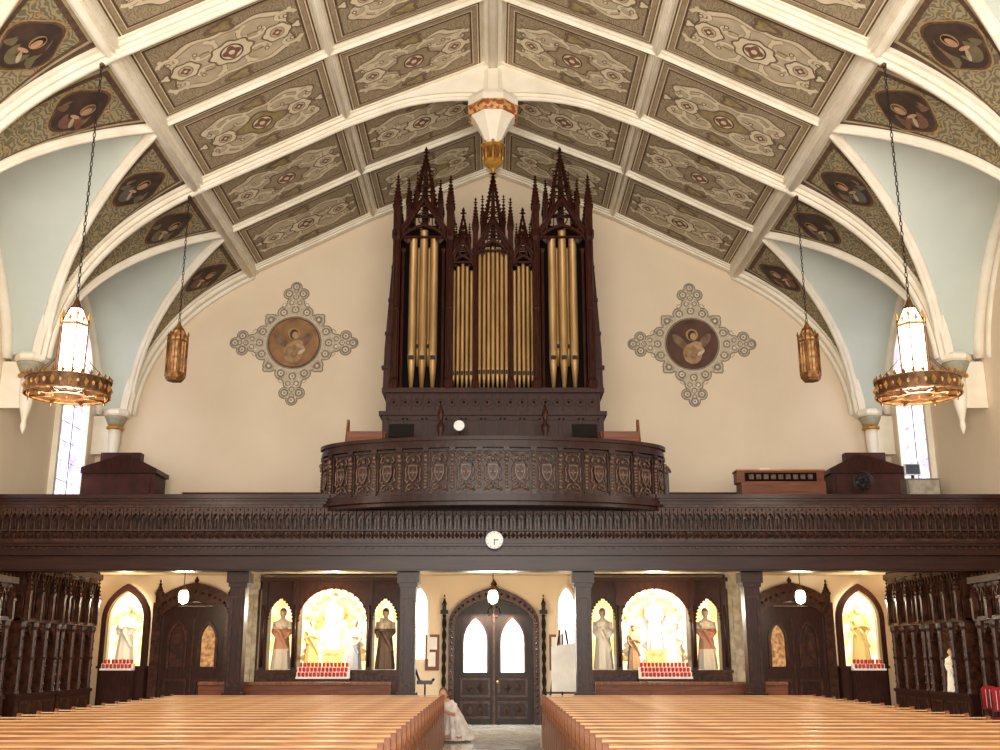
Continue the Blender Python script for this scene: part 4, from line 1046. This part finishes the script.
mb.obj('stand_leg',r); mb=MB(BLACK); mb.tube([(-1.72,24.5,1.5),(-1.62,24.5,1.25),(-1.38,24.5,1.2),(-1.3,24.5,1.3)],.03); mb.box(-1.68,-1.34,24.47,24.53,1.18,1.26); mb.obj('stand_top',r)
for x in (-7.67,0,7.62):
    r=thing('pendant_lamp',(x,27,4.0),'small glowing globe pendant lamp under the gallery','pendant lamp','gallery pendant lamps')
    mb=MB(GLOW); mb.lathe(x,27,[(.03,3.03),(.11,3.08),(.13,3.2),(.11,3.32),(.06,3.36)],12); mb.obj('globe',r)
    mb=MB(BRONZE); mb.tube([(x,27,3.36),(x,27,4.0)],.012); mb.lathe(x,27,[(.05,3.35),(.1,3.37),(.03,3.46)],10); mb.obj('stem',r)
    pointl(x,26.9,2.9,140,(1,.84,.58),.2)
# ---------------- confessionals ----------------
CONF=mat('confessional_curtain',(84,30,22),.8)
XB=XW-.02
def confessional(sd,Y,top,niche=False):
    xf=sd*10.56; r=thing('confessional',(xf,Y,0),'dark carved gothic wooden confessional against side wall' if not niche else 'dark carved confessional with small lit statue niche','confessional','side wall confessionals')
    mb=MB(DARK); mb.box(*sorted((sd*10.72,sd*XB)),Y-1.1,Y+1.1,0,top-.05)
    mb.box(*sorted((sd*10.40,sd*XB)),Y-1.12,Y+1.12,0,.9); mb.box(*sorted((sd*10.36,sd*XB)),Y-1.12,Y+1.12,.9,.98); mb.obj('confessional_body',r)
    mb=MB(DARK2)
    mb.box(*sorted((sd*10.46,sd*XB)),Y-1.12,Y+1.12,2.55,top-.2); mb.box(*sorted((sd*10.34,sd*XB)),Y-1.13,Y+1.13,top-.2,top-.06); mb.box(*sorted((sd*10.38,sd*XB)),Y-1.12,Y+1.12,2.52,2.60)
    hh=top-.25-2.62
    for i in range(12):
        y=Y-1.02+i*.186; mb.octa((sd*10.42,y,top-.03),(.04,.05,.05))
        mb.strip(arch(y-.065,y+.065,2.62+hh*.5,hh*.35,3),arch(y-.09,y+.09,2.62+hh*.5,hh*.45,3),sd*10.42,sd*10.46,'X')
        mb.tube([(sd*10.44,y-.09,2.6),(sd*10.44,y-.09,2.62+hh*.6)],.018,4)
    mb.obj('carved_cornice',r)
    for k in range(4):
        y=Y-.99+.66*k
        mb=MB(DARK2); mb.box(*sorted((sd*10.44,sd*10.72)),y-.08,y+.08,.98,2.52)
        mb.lathe(sd*10.44,y,[(.07,.98),(.05,1.05),(.05,1.7),(.07,1.72),(.05,1.76),(.05,2.35),(.08,2.42),(.08,2.52)],8,smooth=False)
        for j in range(6): mb.octa((sd*10.40,y,1.15+j*.2),(.03,.05,.06))
        mb.box(*sorted((sd*10.38,sd*10.40)),y-.06,y+.06,.15,.8)
        pinnacle(mb,sd*10.38,y,2.55,top-.12,.05,.5,5,.035); mb.obj('pinnacled_post',r)
    mb=MB(DARK2)
    for k in range(3):
        y0=Y-.99+.66*k; y1=y0+.66
        ins=arch(y0+.08,y1-.08,2.0,.42); mb.strip(ins,[(y0+.66*j/(len(ins)-1),2.54) for j in range(len(ins))],sd*10.48,sd*10.58,'X')
        crocket_line(mb,(sd*10.46,y0+.1,2.08),(sd*10.46,(y0+y1)/2,2.48),4,.035); crocket_line(mb,(sd*10.46,y1-.1,2.08),(sd*10.46,(y0+y1)/2,2.48),4,.035)
        mb.strip([(y0+.16,.25),(y1-.16,.25),(y1-.16,.75),(y0+.16,.75)],[(y0+.1,.19),(y1-.1,.19),(y1-.1,.81),(y0+.1,.81)],sd*10.37,sd*10.40,'X',0,True)
    mb.obj('arcaded_canopy',r)
    for k in range(3):
        y=Y-.66+.66*k; nm='door_panel' if k!=1 else 'curtain'; mm=DARK2 if k!=1 else CONF
        if niche and k==1: nm='lit_niche'; mm=NICHE  # glowing ground stands in for light inside this niche
        mb=MB(mm,DARK2)
        xa=sd*10.68
        mb.box(*sorted((xa,xa+.03*sd)),y-.24,y+.24,.98,2.2,0)
        mb.strip(lancet(y-.17,y+.17,1.1,1.7,.3),lancet(y-.22,y+.22,1.04,1.7,.38),xa-.03*sd,xa,'X',1)
        mb.obj(nm,r)
for sd in (-1,1):
    for Y,tp in ((18.0,3.5),(20.28,3.5),(22.56,3.5),(25.35,3.92),(27.65,3.92)): confessional(sd,Y,tp,sd>0 and Y==25.35)
statue(10.50,25.35,.99,.95,'white','small white robed statue in lit wall niche','pray',-pi/2*.8)
for (x,y) in ((9.78,21.3),(9.98,22.2)):
    r=thing('red_chair',(x,y,0),'red upholstered chair with metal frame in side aisle','chair','red side chairs')
    mb=MB(REDU); mb.box(x-.18,x+.18,y-.2,y+.18,.52,.6); mb.obj('seat',r)
    mb=MB(REDU,WHITE); mb.prism([(x-.16,.75),(x+.16,.75),(x+.16,1.14),(x+.1,1.2),(x-.1,1.2),(x-.16,1.14)],y+.18,y+.22,'Y',0)
    for q in (-.08,0,.08): mb.box(x+q-.004,x+q+.004,y+.174,y+.18,.78,1.14,1)
    mb.obj('backrest',r)
    for sx in (-.17,.17):
        for sy in (-.18,.20):
            mb=MB(IRON); mb.tube([(x+sx,y+sy,0),(x+sx,y+sy,.52 if sy<0 else 1.1)],.014); mb.obj('leg',r)
# ---------------- person crouching in white ----------------
px,py=-.86,24.25
r=thing('person',(px,py,0),'person in white gown kneeling at the pew end','person')
SK=mat('skin',(206,152,120),.6,c2=(194,138,106)); GOWN=mat('white_gown',(232,226,218),.85,c2=(196,186,178),scale=7,bump=.5); HR=mat('brown_hair',(120,78,50),.7,c2=(92,56,34),scale=20)
mb=MB(SK)
mb.ell((px-.22,py-.1,.98),(.085,.10,.12),14,10); mb.ell((px-.24,py-.2,.96),(.016,.025,.025),8,6)
for sx in (-1,1): mb.ell((px-.22+sx*.085,py-.09,.97),(.015,.025,.03),8,6)
mb.ell((px-.23,py-.19,.91),(.03,.012,.01),8,6)
mb.tube([(px-.2,py-.06,.9),(px-.14,py,.78),(px-.03,py+.02,.55),(px+.02,py+.05,.2)],[.05,.12,.15,.17],12)
mb.tube([(px-.3,py-.03,.78),(px-.38,py-.15,.58),(px-.34,py-.33,.66)],[.06,.045,.032],8)
mb.tube([(px+.02,py-.03,.77),(px+.02,py-.2,.56),(px-.16,py-.34,.64)],[.06,.045,.032],8)
mb.tube([(px-.08,py+.02,.16),(px-.1,py-.38,.12),(px-.08,py+.05,.06)],[.09,.07,.045],8); mb.tube([(px+.1,py+.02,.16),(px+.14,py-.36,.12),(px+.1,py+.05,.06)],[.09,.07,.045],8)
for hx,hz,d in ((px-.33,.67,1),(px-.19,.65,-1)):
    mb.ell((hx,py-.37,hz),(.035,.045,.02),8,6)
    for f in range(4): mb.tube([(hx-.027+.018*f,py-.40,hz),(hx-.027+.018*f,py-.445-.008*(f in (1,2)),hz-.004),(hx-.027+.018*f,py-.465-.008*(f in (1,2)),hz-.02)],.009,6)
    mb.tube([(hx+d*.03,py-.36,hz),(hx+d*.05,py-.39,hz-.01),(hx+d*.048,py-.415,hz-.016)],.010,6)
o=mb.obj('body',r); md=o.modifiers.new('r','REMESH'); md.mode='VOXEL'; md.voxel_size=.009; md.use_smooth_shade=True
mb=MB(GOWN)
mb.tube([(px-.15,py-.01,.82),(px-.1,py,.66),(px,py+.02,.45),(px+.08,py,.22),(px+.08,py,.03)],[.15,.19,.22,.28,.34],20)
for k in range(14):
    a=2*pi*k/14; mb.tube([(px+.08+.33*math.cos(a),py+.32*math.sin(a),.04),(px+.04+.27*math.cos(a),py+.27*math.sin(a),.25),(px+.0+.2*math.cos(a),py+.2*math.sin(a),.5),(px-.08+.14*math.cos(a),py+.14*math.sin(a),.74)],[.06,.045,.03,.02],6)
mb.tube([(px-.29,py-.03,.78),(px-.37,py-.13,.6)],[.08,.07],8); mb.tube([(px+.01,py-.03,.77),(px+.02,py-.17,.58)],[.08,.07],8)
o=mb.obj('gown',r); md=o.modifiers.new('r','REMESH'); md.mode='VOXEL'; md.voxel_size=.013; md.use_smooth_shade=True
mb=MB(HR); mb.ell((px-.215,py-.065,1.01),(.1,.105,.12),14,10); mb.ell((px-.19,py+.02,.88),(.09,.06,.16),12,8); o=mb.obj('hair',r); md=o.modifiers.new('r','REMESH'); md.mode='VOXEL'; md.voxel_size=.012; md.use_smooth_shade=True
# ---------------- lighting ----------------
w=bpy.data.worlds.new('world'); scene.world=w; w.use_nodes=True
bgk=w.node_tree.nodes['Background']; bgk.inputs[0].default_value=(1,.95,.87,1); bgk.inputs[1].default_value=.76
def area(loc,rot,sx,sy,e,col):
    l=bpy.data.lights.new('area','AREA'); l.shape='RECTANGLE'; l.size=sx; l.size_y=sy; l.energy=e; l.color=col
    o=bpy.data.objects.new('area',l); o.location=loc; o.rotation_euler=rot; COL.objects.link(o)
area((0,-3,7),(math.radians(100),0,0),14,8,3700,(1,.95,.87))  # fill light added behind the camera to brighten the nave
area((0,-2,1.0),(math.radians(135),0,0),16,4,2200,(1,.92,.79))  # low fill added behind the camera, aimed up at the ceiling
area((.03,YW-.35,3.0),(math.radians(-25),0,0),1.2,.25,170,(.95,.98,1))
